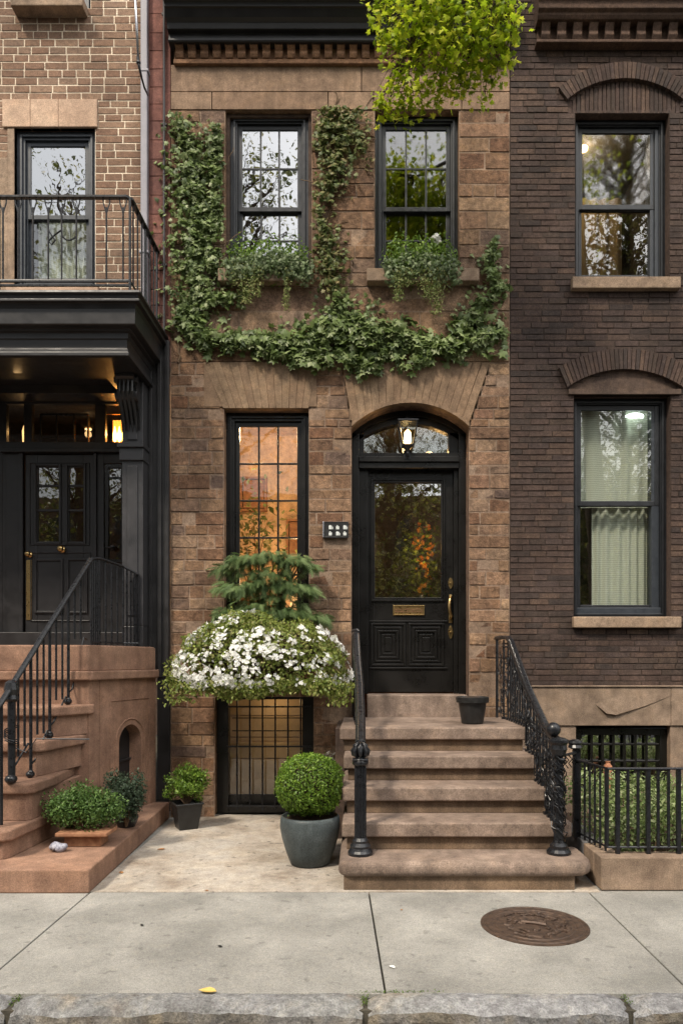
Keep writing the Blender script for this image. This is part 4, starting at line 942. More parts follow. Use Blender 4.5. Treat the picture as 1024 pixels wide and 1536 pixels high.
# ================================================================ LEFT STOOP
LS = thing('stoop', 'reddish sandstone stoop curving down from the left portico with an arched niche', 'steps', (-3.4,Y(6),0))
PT = .16
mb = MB(); mb.prism([(-5.2,Y(4.84)),(-1.842,Y(4.84)),(XL-.0,-.04),(-5.2,-.04)], 0, PT); mb.build('plinth', M['stoop_red'], LS, .01)
st2 = [(5.05,.373,-2.48,5.74,-2.44),(5.32,.658,-2.443,5.70,-2.43),(5.6,.933,-2.494,6.2,-2.385),(5.88,1.19,-2.50,6.2,-2.32)]
zprev = PT
for i,(d,z,x1,db,xb) in enumerate(st2):
    mb = MB(); pl = [(-5.2,Y(d)),(x1-.05,Y(d)),(x1,Y(d)+.05),(xb,Y(db)),(xb,Y(6.24)),(-5.2,Y(6.24))]
    if i < 2: pl = [(-5.2,Y(d)),(x1-.05,Y(d)),(x1,Y(d)+.05),(xb,Y(db)),(xb-.06,Y(6.24)),(-5.2,Y(6.24))]
    mb.prism(pl, z-.085, z); mb.build('tread', M['stoop_red'], LS, .018, 3)
    mb = MB(); e = .035; pl = [(-5.2,Y(d)+e),(x1-e-.03,Y(d)+e),(x1-e,Y(d)+e+.04),(-2.43 if i < 2 else xb-e,Y(6.235)),(-5.2,Y(6.235))]
    mb.prism(pl, zprev-.0, z-.08); mb.build('riser', M['stoop_red'], LS, .006); zprev = z
# landing block with an arched niche in its side wall
p0 = Vector((-2.36, Y(6.2))); p1 = Vector((-2.065, -.035)); Ld = (p1-p0).length; u = (p1-p0)/Ld; nrm = Vector((u.y, -u.x))
def SW(s, dd=0): q = p0+u*s-nrm*dd; return (q.x, q.y)
def dS(d, x0=-2.36): return (Y(d)-p0.y)/u.y
a0, a1 = dS(6.60), dS(6.93); zspr, zcr = .80, .965; zb0, zt0 = PT, 1.40
mb = MB()
def quad(sa, sb, za, zb, dd=0): 
    A_, B_ = SW(sa, dd), SW(sb, dd); mb.add([(A_[0],A_[1],za),(B_[0],B_[1],za),(B_[0],B_[1],zb),(A_[0],A_[1],zb)], [(0,1,2,3)])
quad(0, a0, zb0, zt0); quad(a1, Ld, zb0, zt0)
n = 16; am, ah = (a0+a1)/2, (a1-a0)/2; ac = [(am-ah*math.cos(PI*i/n), zspr+(zcr-zspr)*math.sin(PI*i/n)) for i in range(n+1)]
for (s0,z0),(s1,z1) in zip(ac[:-1], ac[1:]):
    A_, B_ = SW(s0), SW(s1); mb.add([(A_[0],A_[1],z0),(B_[0],B_[1],z1),(B_[0],B_[1],zt0),(A_[0],A_[1],zt0)], [(0,1,2,3)])
ol = [(a0,zb0)]+ac+[(a1,zb0)]
for (s0,z0),(s1,z1) in zip(ol[:-1], ol[1:]):
    A_, B_, C_, D_ = SW(s0), SW(s1), SW(s1,.13), SW(s0,.13); mb.add([(A_[0],A_[1],z0),(B_[0],B_[1],z1),(C_[0],C_[1],z1),(D_[0],D_[1],z0)], [(0,1,2,3)])
mb.add([(-5.2,Y(6.2),zb0),(p0.x,p0.y,zb0),(p0.x,p0.y,zt0),(-5.2,Y(6.2),zt0)], [(0,1,2,3)])
# shallow mouldings round the niche
for off, hh in ((.055,.018),(.13,.012)):
    L_ = [(a0-off,PT)]+[(am+(s-am)*(ah+off)/ah, zspr+(z-zspr)*(1+off/(zcr-zspr)) if off < .1 else 1.20) for s, z in ac]+[(a1+off,PT)]
    mb.tube([(*SW(s,-.002),z) for s,z in L_], hh*.45, 6)
mb.tube([(*SW(.14,-.001),PT),(*SW(.14,-.001),zt0)], .004, 4)
mb.build('side_wall', M['stoop_red'], LS)
mb = MB(); quad(a0-.02, a1+.02, zb0, zcr+.02, .13)
for s in (a0+.16,): A_ = SW(s,.12); mb.cyl((A_[0],A_[1],PT),(A_[0],A_[1],zcr),.006)
A_, B_ = SW(a0,.12), SW(a1,.12); mb.tube([(A_[0],A_[1],.60),(B_[0],B_[1],.62)], .012)
mb.build('niche_door', M['grey_paint'], LS)
def blockpoly(e): return [(-5.2,p0.y-e),(p0.x+e*.9,p0.y-e),(p1.x+e,p1.y),(-5.2,p1.y)]
mb = MB(); mb.prism(blockpoly(.045), 1.395, 1.475); mb.build('ledge', M['stoop_red'], LS, .012)
mb = MB(); mb.prism(blockpoly(-.01), 1.472, 1.70); mb.prism([(-5.2,-.04),(-2.07,-.04),(-2.07,.68),(-5.2,.68)], 1.40, 1.69); mb.build('landing', M['stoop_red'], LS, .012)
# railing of the left stoop
LR = thing('stair_railing', 'black iron handrail with thin bars climbing the left red stoop', 'railing', (-2.6,Y(5.4),.37))
rl = [(X(-60,5.0),Y(5.0),Z(1150,5.0)),(X(0,5.2),Y(5.2),Z(1057,5.2)),(X(137,6.5),Y(6.5),Z(838,6.5)),(X(150,6.62),Y(6.62),Z(838,6.62)),(X(185,6.9),Y(6.9),Z(850,6.9)),(X(208,6.98),Y(6.98),Z(862,6.98))]
# sample the straight part
straight = [tuple(Vector(rl[0]).lerp(Vector(rl[1]), 1)) if False else rl[0], rl[1], rl[2]]
mb = MB(); mb.ribbon(rl[:3], .05, .03); mb.ribbon(rl[2:], .03, .025); mb.build('handrail', M['iron'], LR, .004)
def on_rail(d, seg=(1,2)):
    a, b = Vector(rl[seg[0]]), Vector(rl[seg[1]]); t = (Y(d)-a.y)/(b.y-a.y); return a+(b-a)*t
def ltread(y):
    z = PT
    for d,zz,*_ in st2:
        if y >= Y(d): z = zz
    if y >= Y(6.2)-.045: z = 1.475
    if y >= Y(6.2)+.005: z = 1.70
    return z
nd = 5.34; q = on_rail(nd); nb = MB()
mb = MB(); mb.cyl((q.x,q.y,ltread(q.y)), (q.x,q.y,q.z+.02), .026, .03, n=12); mb.lathe((q.x,q.y,q.z-.12), [(.035,0),(.05,.02),(.04,.05),(.055,.09),(.045,.14),(.02,.16)], 12); mb.build('newel_post', M['iron'], LR)
mb = MB(); rg = random.Random(5)
for i in range(5): 
    zz = q.z-.28-.03*i; mb.tube([(q.x+.05*math.cos(a+i),q.y+.05*math.sin(a+i),zz-.015*a) for a in [k*.5 for k in range(9)]], .005, 5)
mb.tube([(q.x,q.y,q.z-.45),(q.x+.10,q.y+.02,q.z-.5),(q.x+.16,q.y+.05,q.z-.40),(q.x+.5,q.y+.2,q.z-.42)], .005, 5); mb.build('wire_tie', M['iron'], LR)
mb = MB(); mb.ball((q.x,q.y-.01,ltread(q.y)+.03), .045, .045, .035); mb.build('newel_foot', M['iron'], LR, smooth=True)
tr_ds = [5.34, 5.58, 5.84, 6.12]
for i, d in enumerate(tr_ds):
    q1 = on_rail(d); z0 = ltread(q1.y)
    if i: 
        mb = MB(); mb.cyl((q1.x,q1.y,z0+.03), (q1.x,q1.y,q1.z), .013, n=8); mb.build('post', M['iron'], LR)
        mb = MB(); mb.ball((q1.x,q1.y-.01,z0+.028), .034, .034, .028); mb.ball((q1.x+.01,q1.y-.02,z0+.045), .02); mb.build('post_foot', M['iron'], LR, smooth=True)
    nxt = tr_ds[i+1] if i+1 < len(tr_ds) else 6.42
    for k in (1,2):
        d2 = d+(nxt-d)*k/3; q2 = on_rail(d2); zz = max(z0+.12+(.20*k/3), ltread(q2.y)+.05)
        mb = MB(); mb.cyl((q2.x,q2.y,zz), (q2.x,q2.y,q2.z), .0095, n=8); mb.build('baluster', M['iron'], LR)
    mb = MB(); q3 = on_rail(nxt); mb.tube([(q1.x,q1.y,z0+.10),(q1.x+(q3.x-q1.x)*.2,q1.y+(q3.y-q1.y)*.2,z0+.13),(q3.x-(q3.x-q1.x)*.15,q3.y-(q3.y-q1.y)*.15,max(ltread(q3.y),z0+.2)+.07),(q3.x,q3.y,max(ltread(q3.y),z0+.2)+.05)], .008, 6); mb.build('lower_bar', M['iron'], LR)
for d in (5.22, 5.12):
    q2 = on_rail(d); mb = MB(); mb.cyl((q2.x,q2.y,ltread(q2.y)), (q2.x,q2.y,q2.z), .012, n=8); mb.build('baluster', M['iron'], LR)
for k in range(13):
    t = k/12; pa = [Vector(p) for p in rl[2:]]; seg = min(2, int(t*3)); tt = t*3-seg; q2 = pa[seg].lerp(pa[seg+1], tt)
    mb = MB(); mb.cyl((q2.x,q2.y,1.70), (q2.x,q2.y,q2.z), .009, n=8); mb.build('baluster', M['iron'], LR)
mb = MB(); mb.ribbon([(p[0],p[1],1.73) for p in rl[2:]], .02, .02); mb.build('bottom_rail', M['iron'], LR)

# ================================================================ GARDEN WALL, FENCE, HEDGE (right)
GW = thing('garden_wall', 'low smooth stone wall under the black garden fence at right', 'wall', (2.4,Y(4.95),0))
mb = MB(); mb.box(1.615, 6.4, Y(4.90), Y(5.06), 0, .225); mb.box(1.615, 1.775, Y(5.062), Y(5.30), 0, .224); mb.build('coping', M['right_stone'], GW, .008)
mb = MB(); mb.box(1.612, 1.775, Y(5.303), Y(5.9), 0, .235); mb.build('dark_end_stone', plain('slate_stone', (.12,.12,.125), .85, nz=(.18,.17,.17), nscale=9, bs=.3), GW, .008)
FN = thing('garden_fence', 'black iron picket fence on the low stone wall in front of the hedge', 'fence', (2.3,Y(5),.23))
fy, fx, fz1, fz0 = Y(5.0), 1.69, .815, .27
mb = MB(); mb.ribbon([(1.61,Y(5.45),fz1),(fx,fy,fz1),(6.2,fy,fz1)], .03, .018); mb.build('top_rail', M['iron'], FN)
mb = MB(); mb.ribbon([(1.61,Y(5.45),fz0),(fx,fy,fz0),(6.2,fy,fz0)], .02, .016); mb.build('bottom_rail', M['iron'], FN)
x = fx; i = 0
while x < 3.9:
    big = i % 3 == 1; mb = MB(); rr = .0135 if big else .0085
    mb.box(x-rr, x+rr, fy-rr, fy+rr, .224 if big else fz0, fz1); mb.build('picket', M['iron'], FN); x += .071*random.uniform(.97,1.03); i += 1
for k in range(6):
    t = (k+.3)/6; mb = MB(); mb.cyl((fx+(1.61-fx)*t, fy+(Y(5.45)-fy)*t, fz0-.03), (fx+(1.61-fx)*t, fy+(Y(5.45)-fy)*t, fz1), .0085, n=8); mb.build('picket', M['iron'], FN)
mb = MB(); mb.box(1.585,1.63,Y(5.43),Y(5.475),.23,.90); mb.lathe((1.60,Y(5.45),.90), [(.04,0),(.055,.01),(.045,.03),(.055,.045),(.05,.06),(.02,.07)], 14); mb.build('corner_post', M['iron'], FN)
mb = MB(); mb.ribbon([(1.40,Y(5.2),.87),(1.60,Y(5.44),.87)], .025, .02)
for k in range(5): q = Vector((1.42,Y(5.22),.84)).lerp(Vector((1.58,Y(5.42),.84)), k/4); mb.tube([(q.x-.012,q.y,.86),(q.x+.014,q.y,.83),(q.x-.012,q.y,.80),(q.x+.01,q.y,.77)], .005, 5)
mb.build('scroll_bracket', M['iron'], FN)
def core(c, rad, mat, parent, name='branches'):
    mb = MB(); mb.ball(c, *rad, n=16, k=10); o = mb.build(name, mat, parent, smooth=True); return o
HG = thing('hedge', 'leafy variegated hedge behind the garden fence under the barred basement window', 'hedge', (2.7,Y(5.9),0))
Ps, Ns = [], []
for k in range(36):
    cx = 1.84+(k%9)*.225+random.uniform(-.06,.06); row = k//9
    cz = [.32,.42,.48,.46][row]+random.uniform(-.05,.05); cy = Y(5.28+row*.24+random.uniform(-.04,.04))
    P, Nn = blob_pts((cx,cy,cz-.02), (.20,.17,.20), 480, .5, 12, .6, .05); Ps.append(P); Ns.append(Nn)
scatter('foliage', np.vstack(Ps), np.vstack(Ns), .036, LEAF, M['hedge_leaf'], HG, tip=(0,-.4,-.2), tipj=1, nj=.7)
mb = MB(); 
for k in range(26): x = 1.84+random.random()*1.9; y = Y(5.4+random.random()*.8); mb.tube([(x,y,-.02),(x+random.uniform(-.05,.05),y,.3),(x+random.uniform(-.1,.1),y,.5)], [.012,.008,.004], 5)
mb.build('stems', M['stem'], HG)
mb = MB(); mb.box(1.78, 6.3, Y(5.07), -.07, -.02, .06); tag(mb.build('planting_soil', M['soil'], bevel=.01), kind='structure')
BT = thing('bottle', 'small terracotta bottle on the ledge of the barred basement window', 'bottle', (X(911),-.03,.25))
mb = MB(); mb.lathe((X(911,7.15),Y(7.15),.25), [(.04,0),(.045,.02),(.045,.25),(.04,.27),(.022,.29),(.022,.31),(.028,.315)], 16); mb.build('bottle_body', M['terracotta'], BT, smooth=True)
BT['label'] = 'small terracotta bottle on the ledge of the barred basement window'

# ================================================================ IVY
IV = thing('climbing_ivy', 'dark green ivy climbing the brownstone left edge and swagging below the upper windows', 'ivy', (-1.6,-.05,3.2))
circ = []
def path(pts, k=10):
    for (x0,y0,r0),(x1,y1,r1) in zip(pts[:-1], pts[1:]):
        L = math.hypot(x1-x0, y1-y0); n = max(2, int(L/k))
        for i in range(n): t = i/n; circ.append((x0+(x1-x0)*t, y0+(y1-y0)*t, r0+(r1-r0)*t))
path([(268,185,20),(284,230,40),(296,280,50),(296,360,50),(290,430,46),(290,480,38)]); path([(328,200,18),(326,260,22),(322,340,24),(318,410,24)])
path([(275,475,24),(300,500,24),(345,514,17),(400,514,19),(450,512,26),(490,505,34),(540,495,42),(590,508,34),(640,522,21),(690,522,22),(735,508,27),(750,490,12)])
path([(320,455,18),(350,450,12),(372,440,9)]); path([(545,163,16),(518,190,36),(506,220,42),(504,250,40),(494,280,26),(480,312,14)]); path([(500,172,22),(486,200,22),(480,240,18)])
path([(480,325,16),(488,350,26),(492,380,28),(497,420,26),(505,460,30),(520,480,38)]); path([(505,175,26),(535,200,14),(545,240,9)])
path([(690,500,24),(715,465,26),(735,445,22),(765,428,8)]); path([(738,440,15),(735,400,14),(740,370,9),(743,355,5)])
path([(395,530,10),(430,535,10),(475,545,20),(510,535,8),(550,552,20),(575,530,8),(612,545,16),(650,540,12)],14)
circ = np.array(circ); area = circ[:,2]
def ivy_pts(n, sc=1.0, ymin=.012, ymax=.13):
    i = RNG.choice(len(circ), n, p=area/area.sum()); rr = np.minimum(np.abs(RNG.normal(0,.55,n)),1.3)*circ[i,2]*sc; a = RNG.random(n)*2*PI
    px = circ[i,0]+rr*np.cos(a); py = circ[i,1]+rr*np.sin(a)
    edge = 1-(rr/(circ[i,2]*1.35))**2
    x = (px-VX)/150; z = EYE+(VY-py)/150
    lump = .5+.5*np.sin(x*17+3*np.sin(z*13))*np.cos(z*19+2*np.sin(x*11))
    y = -ymin-(ymax*np.clip(edge,.1,1)*(.35+.65*lump))*RNG.uniform(.35,1,n)
    return np.stack([x,y,z],1)
P = ivy_pts(10500); Nn = np.tile((0,-1,.45), (len(P),1))
def keep_out(P):   # foliage never grows over the glass
    k = np.ones(len(P), bool)
    for a,b,c,d in (W1, W2): k &= ~((P[:,0]>a-.02)&(P[:,0]<b+.02)&(P[:,2]>c)&(P[:,2]<d))
    k &= P[:,2] < 7.05
    return P[k]
P = keep_out(P)
old = (P[:,0]>-.6)&(P[:,2]>5.2)&(P[:,0]<.1)
pat = np.sin(P[:,0]*8.3+1.1)*np.sin(P[:,2]*9.1+.7)+.6*np.sin(P[:,0]*19+P[:,2]*15)
P = P[(pat < .55) | (RNG.random(len(P)) < .42)]; old = (P[:,0]>-.6)&(P[:,2]>5.2)&(P[:,0]<.1)
low_ = (P[:,2] < 5.0)
for msk, sz, mt, nm in ((old, .045, M['ivy_w'], 'olive_leaves'), (low_, .082, M['ivy'], 'big_leaves'), (~old & ~low_, .052, M['ivy'], 'leaves')):
    Q = P[msk]; scatter(nm, Q, np.tile((0,-1,.5), (len(Q),1)), sz, IVY, mt, IV, tip=(0,-.25,-1), tipj=.7, nj=.6)
mb = MB()
for pp in ([(290,520),(285,420),(300,300),(290,180)],[(290,500),(350,515),(450,515),(540,500),(640,520),(730,505),(765,430)],[(520,500),(500,430),(490,350),(500,250),(540,165)],[(318,450),(345,458),(365,440)],[(735,450),(738,380),(743,352)],[(270,545),(268,500),(275,400)]):
    q = [Vector((X(a),-.012,Z(b))) for a,b in pp]; pts = []
    for a,b in zip(q[:-1], q[1:]):
        for t in range(6): v = a.lerp(b, t/6); pts.append((v.x+random.uniform(-.015,.015), v.y, v.z+random.uniform(-.015,.015)))
    mb.tube(pts, [.011*(1-.6*i/len(pts)) for i in range(len(pts))], 5)
TP_ = []
for k in range(46):     # thin stray runners feeling out over the stone
    i = random.randrange(len(circ)); a = random.uniform(0, 2*PI); r_ = circ[i,2]*.7; x, z = X(circ[i,0]+r_*math.cos(a)), Z(circ[i,1]+r_*math.sin(a)); pts = [(x,-.01,z)]
    if x < XL+.15 or x > XR-.1: continue
    for j in range(random.randint(4,8)):
        a += random.uniform(-.5,.5); x += .035*math.cos(a); z -= .035*math.sin(a); pts.append((x,-.01,z)); TP_ += [(x+random.uniform(-.02,.02),-.025,z+random.uniform(-.02,.02))]*random.choice((0,1,1))
    if max(p[0] for p in pts) < XR and min(p[0] for p in pts) > XL: mb.tube(pts, [.004]*len(pts), 4)
mb.build('stems', M['stem'], IV)
TP_ = keep_out(np.array(TP_)); scatter('runner_leaves', TP_, np.tile((0,-1,.4), (len(TP_),1)), .045, IVY, M['ivy'], IV, tip=(0,-.2,-1), tipj=1, nj=.3)
# small planting in the two upper window boxes
def trail(P, x, y, z, L, w_, n):
    for i in range(n):
        t = RNG.random(); P.append((x+RNG.normal(0,w_*(1-.5*t)), y+RNG.normal(0,.02), z-L*t))
def winbox(label, px0, px1, ptop, psill, trails, silver, n, extra_white=False):
    d = 7.08; x0, x1 = X(px0,d), X(px1,d); zs = Z(psill,d)
    t = thing('window_box_plant', label, 'plant', ((x0+x1)/2, -.02, zs), 'planters on the upper window sills')
    mb = MB(); mb.box(x0+.1, x1-.1, -.09, .07, zs-.005, zs+.09); mb.build('planter', M['pot_black'], t, .006)
    mb = MB()
    for k in range(18): a = random.uniform(x0+.12,x1-.12); mb.tube([(a,-.02,zs+.05),(a+random.uniform(-.08,.08),-.06,zs+.2),(a+random.uniform(-.12,.12),-.10,zs+.16)], [.005,.004,.002], 4)
    mb.build('stems', M['stem'], t)
    P, N_ = [], []
    h = Z(ptop,d)-zs
    for k in range(9):
        c = (x0+.10+(x1-x0-.2)*k/8, -.03, zs+h*(.45+.16*math.sin(k*2.1))); p, n_ = blob_pts(c, (.13,.12,h*.55), n//9, .7); P.append(p); N_.append(n_)
    scatter('green_leaves', np.vstack(P), np.vstack(N_), .036, LEAF, M['pot_leaf'], t, nj=.8, tipj=.9)
    P, N_ = [], []
    for k in range(9):
        c = (x0+.06+(x1-x0-.1)*k/8, -.11, zs+h*.25-.03*abs(k-4)*.5+.02*math.sin(k*3)); p, n_ = blob_pts(c, (.10,.07,h*.36), silver//9, .8); P.append(p); N_.append(n_)
    scatter('silver_leaves', np.vstack(P), np.vstack(N_), .036, IVY, M['silver_leaf'], t, tip=(0,-.3,-1), nj=.6)
    P = []
    for (px, pe, wd, k) in trails: trail(P, X(px,d), -.13, zs+.08, zs+.08-Z(pe,d), wd, k)
    scatter('trailing_leaves', P, np.tile((0,-1,.2), (len(P),1)), .024, LEAF, M['trail_leaf'], t, nj=.6)
    if extra_white:
        P, N_ = blob_pts((X(655,d),-.06,Z(353,d)), (.06,.05,.03), 18, 1); scatter('flowers', P, N_, .045, FLOWER, M['petal'], t)
winbox('silvery trailing plant spilling over the sill of the upper window beside the thick ivy', 336, 466, 350, 409, [(370,456,.06,520),(385,445,.05,300),(430,464,.025,260),(352,428,.05,200)], 1900, 1900)
winbox('bright green trailing plant with a white bloom on the sill under the tree', 576, 686, 348, 414, [(597,452,.04,330),(655,472,.05,480),(640,448,.06,320),(610,428,.07,240)], 1100, 2600, True)
# cedar-like shrub and white flowering bush in the big box below the lit window
ES = thing('evergreen_shrub', 'dark feathery evergreen shrub tiered in front of the glowing ground floor window', 'shrub', (-.98,-.2,1.75))
Ps, Ns = [], []
def tier(px0,px1,py,n,thick,d=7.0):
    for k in range(9):
        t = k/8; c = (X(px0+(px1-px0)*t,d), -.16-.07*math.sin(PI*t)+random.uniform(-.03,.03), Z(py+8*abs(2*t-1)**2+random.uniform(-5,5),d))
        p, n_ = blob_pts(c, (.11,.12,thick), int(n*.62)//9, .75); Ps.append(p); Ns.append(n_)
tier(340,462,836,400,.045); tier(365,435,855,130,.04); tier(342,462,874,400,.045); tier(360,440,892,130,.04); tier(336,472,912,420,.05)
P = np.vstack(Ps); Nn = np.vstack(Ns); Nn = Nn*.4+np.array((0,-.5,.8))
out = np.stack([ (P[:,0]-X(400))*1.3, np.full(len(P),-.7), np.full(len(P),-.35)],1)
out /= np.linalg.norm(out,axis=1)[:,None]
def scatter_dir(name, P, N, D, size, tm, mat, parent, nj=.3, dj=.3):
    # same as scatter but with a tip direction for every leaf
    o = None; N = N+RNG.normal(0,nj,N.shape); N /= np.linalg.norm(N,axis=1)[:,None]; D = D+RNG.normal(0,dj,D.shape)
    return scatter(name, P, N, size, tm, mat, parent, tip=D, tipj=.05, nj=.02)
scatter_dir('foliage', P, Nn, out, .125, SPRAY, M['fern_leaf'], ES)
mb = MB()
for k in range(12): 
    a = random.uniform(-.25,.25); mb.tube([(-.95+a*.3,-.2,1.7),(-.95+a,-.18,2.2),(-.95+a*2.2,-.2,2.5+random.uniform(-.2,.15))], [.014,.01,.004], 5)
mb.build('branches', M['bark'], ES)
FB = thing('flowering_bush', 'large domed bush covered in white flowers above the barred basement window', 'bush', (-.95,-.45,1.3))
mb = MB(); mb.box(-1.5,-.38,-.36,-.02,1.40,1.66); mb.build('planter', M['wood'], FB, .01)
mb = MB()
for k in range(40): a = random.uniform(0,2*PI); e = random.uniform(.4,.9); mb.tube([(-.95+.35*math.cos(a),-.3+.1*math.sin(a),1.55),(-.95+.5*e*math.cos(a),-.4+.25*math.sin(a),1.75),(-.95+.8*e*math.cos(a),-.45+.35*math.sin(a),1.5+random.uniform(-.1,.3))], [.01,.007,.003], 5)
mb.build('branches', M['stem'], FB)
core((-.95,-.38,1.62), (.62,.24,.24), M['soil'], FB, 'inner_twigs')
FC = np.array((-.945,-.42,1.42)); 
P, Nn = blob_pts(FC, (.80,.46,.60), 24000, .30, 70, .30, 1.15)
lw = RNG.random(len(P)) < .5; P[:,2] += np.where(lw & (np.abs(P[:,2]-1.40) < .12) & (P[:,1] < -.5), RNG.normal(0,.06,len(P)), 0)
zz = np.clip((P[:,2]-1.42)/.6,0,None); P[:,2] = np.where(P[:,2] > 1.42, 1.42+.6*zz*(1.3-.3*zz), P[:,2])
P[:,0] = FC[0]+(P[:,0]-FC[0])*(1+.06*np.clip(1-(P[:,2]-1.42)/.4,0,1))
low = P[:,2] < 1.42; P[low,2] = 1.42-(1.42-P[low,2])*.42
cb = np.cos(P[:,0]*6.2+.6); P[:,2] -= np.clip((1.62-P[:,2])/.3,0,1)*.05*(1+cb); lump = 1+.06*np.sin(P[:,0]*9+2)*np.cos(P[:,2]*11)+.04*np.sin(P[:,0]*21+P[:,2]*17); P = FC+(P-FC)*lump[:,None]; kk = RNG.choice(len(P), 500); P[kk,2] += RNG.random(500)*.06; P[kk,1] -= RNG.random(500)*.04
scatter('foliage', P, Nn, .036, LEAF, M['bush_leaf'], FB, tip=(0,-.2,.1), tipj=1, nj=.7)
Pk = []
for x0_, k in ((-1.68,320),(-.2,360),(-1.45,260),(-1.3,260),(-.5,260),(-.38,260),(-1.15,260),(-.95,260),(-.75,260)):
    Pk.append(np.stack([RNG.normal(x0_,.07,k), RNG.normal(-.62,.14,k), 1.40-RNG.random(k)*(.22 if abs(x0_+.94) > .6 else .13)],1))
P2 = np.vstack(Pk); scatter('hanging_shoots', P2, np.tile((0,-1,.2),(len(P2),1)), .036, LEAF, M['bush_leaf'], FB, nj=.8)
cl = []
def flower_clusters(n, xr, zr, k, spread):
    tries = 0
    while n and tries < 4000:
        tries += 1
        u_ = RNG.normal(0,1,3); u_ /= np.linalg.norm(u_)
        if u_[1] > .25 or u_[2] < -.25: continue
        c = FC+u_*np.array((.81,.47,.60 if u_[2] > 0 else .26))
        if xr[0] <= c[0] <= xr[1] and zr[0] <= c[2] <= zr[1]:
            m = max(2,int(RNG.uniform(.4,1.3)*k)); q = c+RNG.normal(0,1,(m,3))*np.array((spread,.02,spread*.8)); v = (q-FC)/np.array((.81,.47,.60)); v2 = (q-FC)/np.array((.81,.47,.26))
            for qq, a, b in zip(q, v, v2):
                e = a if a[2] > 0 else b; rr = np.linalg.norm(e); cl.append((FC+(qq-FC)/max(rr,.2)*RNG.uniform(1.0,1.05), e/rr))
            n -= 1
flower_clusters(64, (-1.78,-1.05), (1.2,2.05), 11, .038); flower_clusters(26, (-1.3,-.8), (1.25,1.85), 13, .038); flower_clusters(48, (-.85,-.1), (1.2,1.85), 9, .034); flower_clusters(18, (-1.8,-1.2), (1.3,1.75), 16, .04)
P = np.array([a for a,b in cl]); Nn = np.array([b for a,b in cl])
scatter('flowers', P, Nn, .040, FLOWER, M['petal'], FB, nj=.6, tipj=1)
# topiary ball in blue-grey pot
tc = (X(465,5.55), Y(5.55))
TP = thing('topiary', 'clipped round boxwood ball in a rounded blue grey pot beside the stoop', 'potted plant', (tc[0],tc[1],0))
mb = MB(); mb.lathe((tc[0],tc[1],.003), [(.13,0),(.15,.008),(.185,.10),(.215,.2),(.231,.29),(.228,.345),(.222,.368),(.212,.375),(.205,.368),(.20,.34),(.0,.335)], 48); mb.build('pot', M['pot_blue'], TP, smooth=True)
mb = MB(); mb.lathe((tc[0],tc[1],.33), [(.19,0),(.19,.02),(.0,.03)], 24); mb.build('soil', M['soil'], TP)
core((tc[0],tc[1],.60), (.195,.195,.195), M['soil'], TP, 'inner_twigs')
bc = (tc[0],tc[1],.605); P, Nn = blob_pts(bc, (.262,.262,.245), 9500, .18, 60, .20)
P[:,2] = np.maximum(P[:,2], .385+RNG.random(len(P))*.03)
k = RNG.choice(len(P), 420); P[k] = np.array(bc)+(P[k]-np.array(bc))*RNG.uniform(1.02,1.11,(420,1))
scatter('foliage', P, Nn, .023, LEAF, M['box_leaf'], TP, tip=(0,0,.3), tipj=1, nj=.55)
# shrub in black square pot
sc_ = (X(280,6.72), Y(6.72))
SP = thing('potted_shrub', 'small green shrub in a black square pot against the brownstone wall', 'potted plant', (sc_[0],sc_[1],0))
mb = MB(); q0, q1 = .085, .125; hh = .25
vs = []
for zz, qq in ((.003,q0),(.23,q1-.005),(.23,q1+.005),(hh,q1+.005),(hh,q1-.012),(.21,q1-.015)):
    for k in range(4): a = PI/4+PI/2*k+.5; vs.append((sc_[0]+qq*1.414*math.cos(a), sc_[1]+qq*1.414*math.sin(a), zz))
mb.add(vs, [(3,2,1,0)]+[(r_*4+k, r_*4+(k+1)%4, r_*4+4+(k+1)%4, r_*4+4+k) for r_ in range(5) for k in range(4)]+[(20,21,22,23)]); mb.build('pot', M['pot_black'], SP, .006)
Ps, Ns = [], []; mb = MB()
for k in range(56):
    a = random.uniform(0,2*PI); r_ = random.uniform(.02,.17); tx, ty, tz = sc_[0]+r_*math.cos(a)*1.15, sc_[1]+r_*math.sin(a)*.8, .27+random.uniform(.0,.30)*(1-r_*1.8)+.02
    mb.tube([(sc_[0],sc_[1],.2),((sc_[0]+tx)/2,(sc_[1]+ty)/2,.32),(tx,ty,tz)], [.005,.004,.002], 4)
    p, n_ = blob_pts((tx,ty,tz), (.05,.05,.06), 75, .9); Ps.append(p); Ns.append(n_)
mb.build('stems', M['stem'], SP); scatter('foliage', np.vstack(Ps), np.vstack(Ns), .026, LEAF, M['pot_leaf'], SP, tip=(0,0,.6), nj=.8)
# two shrubs on the left plinth
def low_shrub(name, label, c, rad, n, mat, k, parts):
    t = thing(name, label, 'shrub', (c[0],c[1],PT)); Ps, Ns = [], []
    for i in range(k):
        a = random.uniform(0,2*PI); r_ = math.sqrt(random.random())*.72
        q = (c[0]+rad[0]*r_*math.cos(a), c[1]+rad[1]*r_*math.sin(a), c[2]+rad[2]*random.uniform(-.35,.5)*(1-.3*r_))
        p, n_ = blob_pts(q, (rad[0]*.36,rad[1]*.42,rad[2]*.5), n//k, .7); Ps.append(p); Ns.append(n_)
    scatter('foliage', np.vstack(Ps), np.vstack(Ns), .026, LEAF, mat, t, tip=(0,0,.4), tipj=.9, nj=.8)
    mb = MB()
    for i in range(16): a = random.uniform(0,2*PI); mb.tube([(c[0],c[1],PT+.02),(c[0]+rad[0]*.4*math.cos(a),c[1]+rad[1]*.4*math.sin(a),c[2]),(c[0]+rad[0]*.7*math.cos(a),c[1]+rad[1]*.7*math.sin(a),c[2]+rad[2]*.4)], [.008,.006,.003], 4)
    mb.build('stems', M['stem'], t); return t
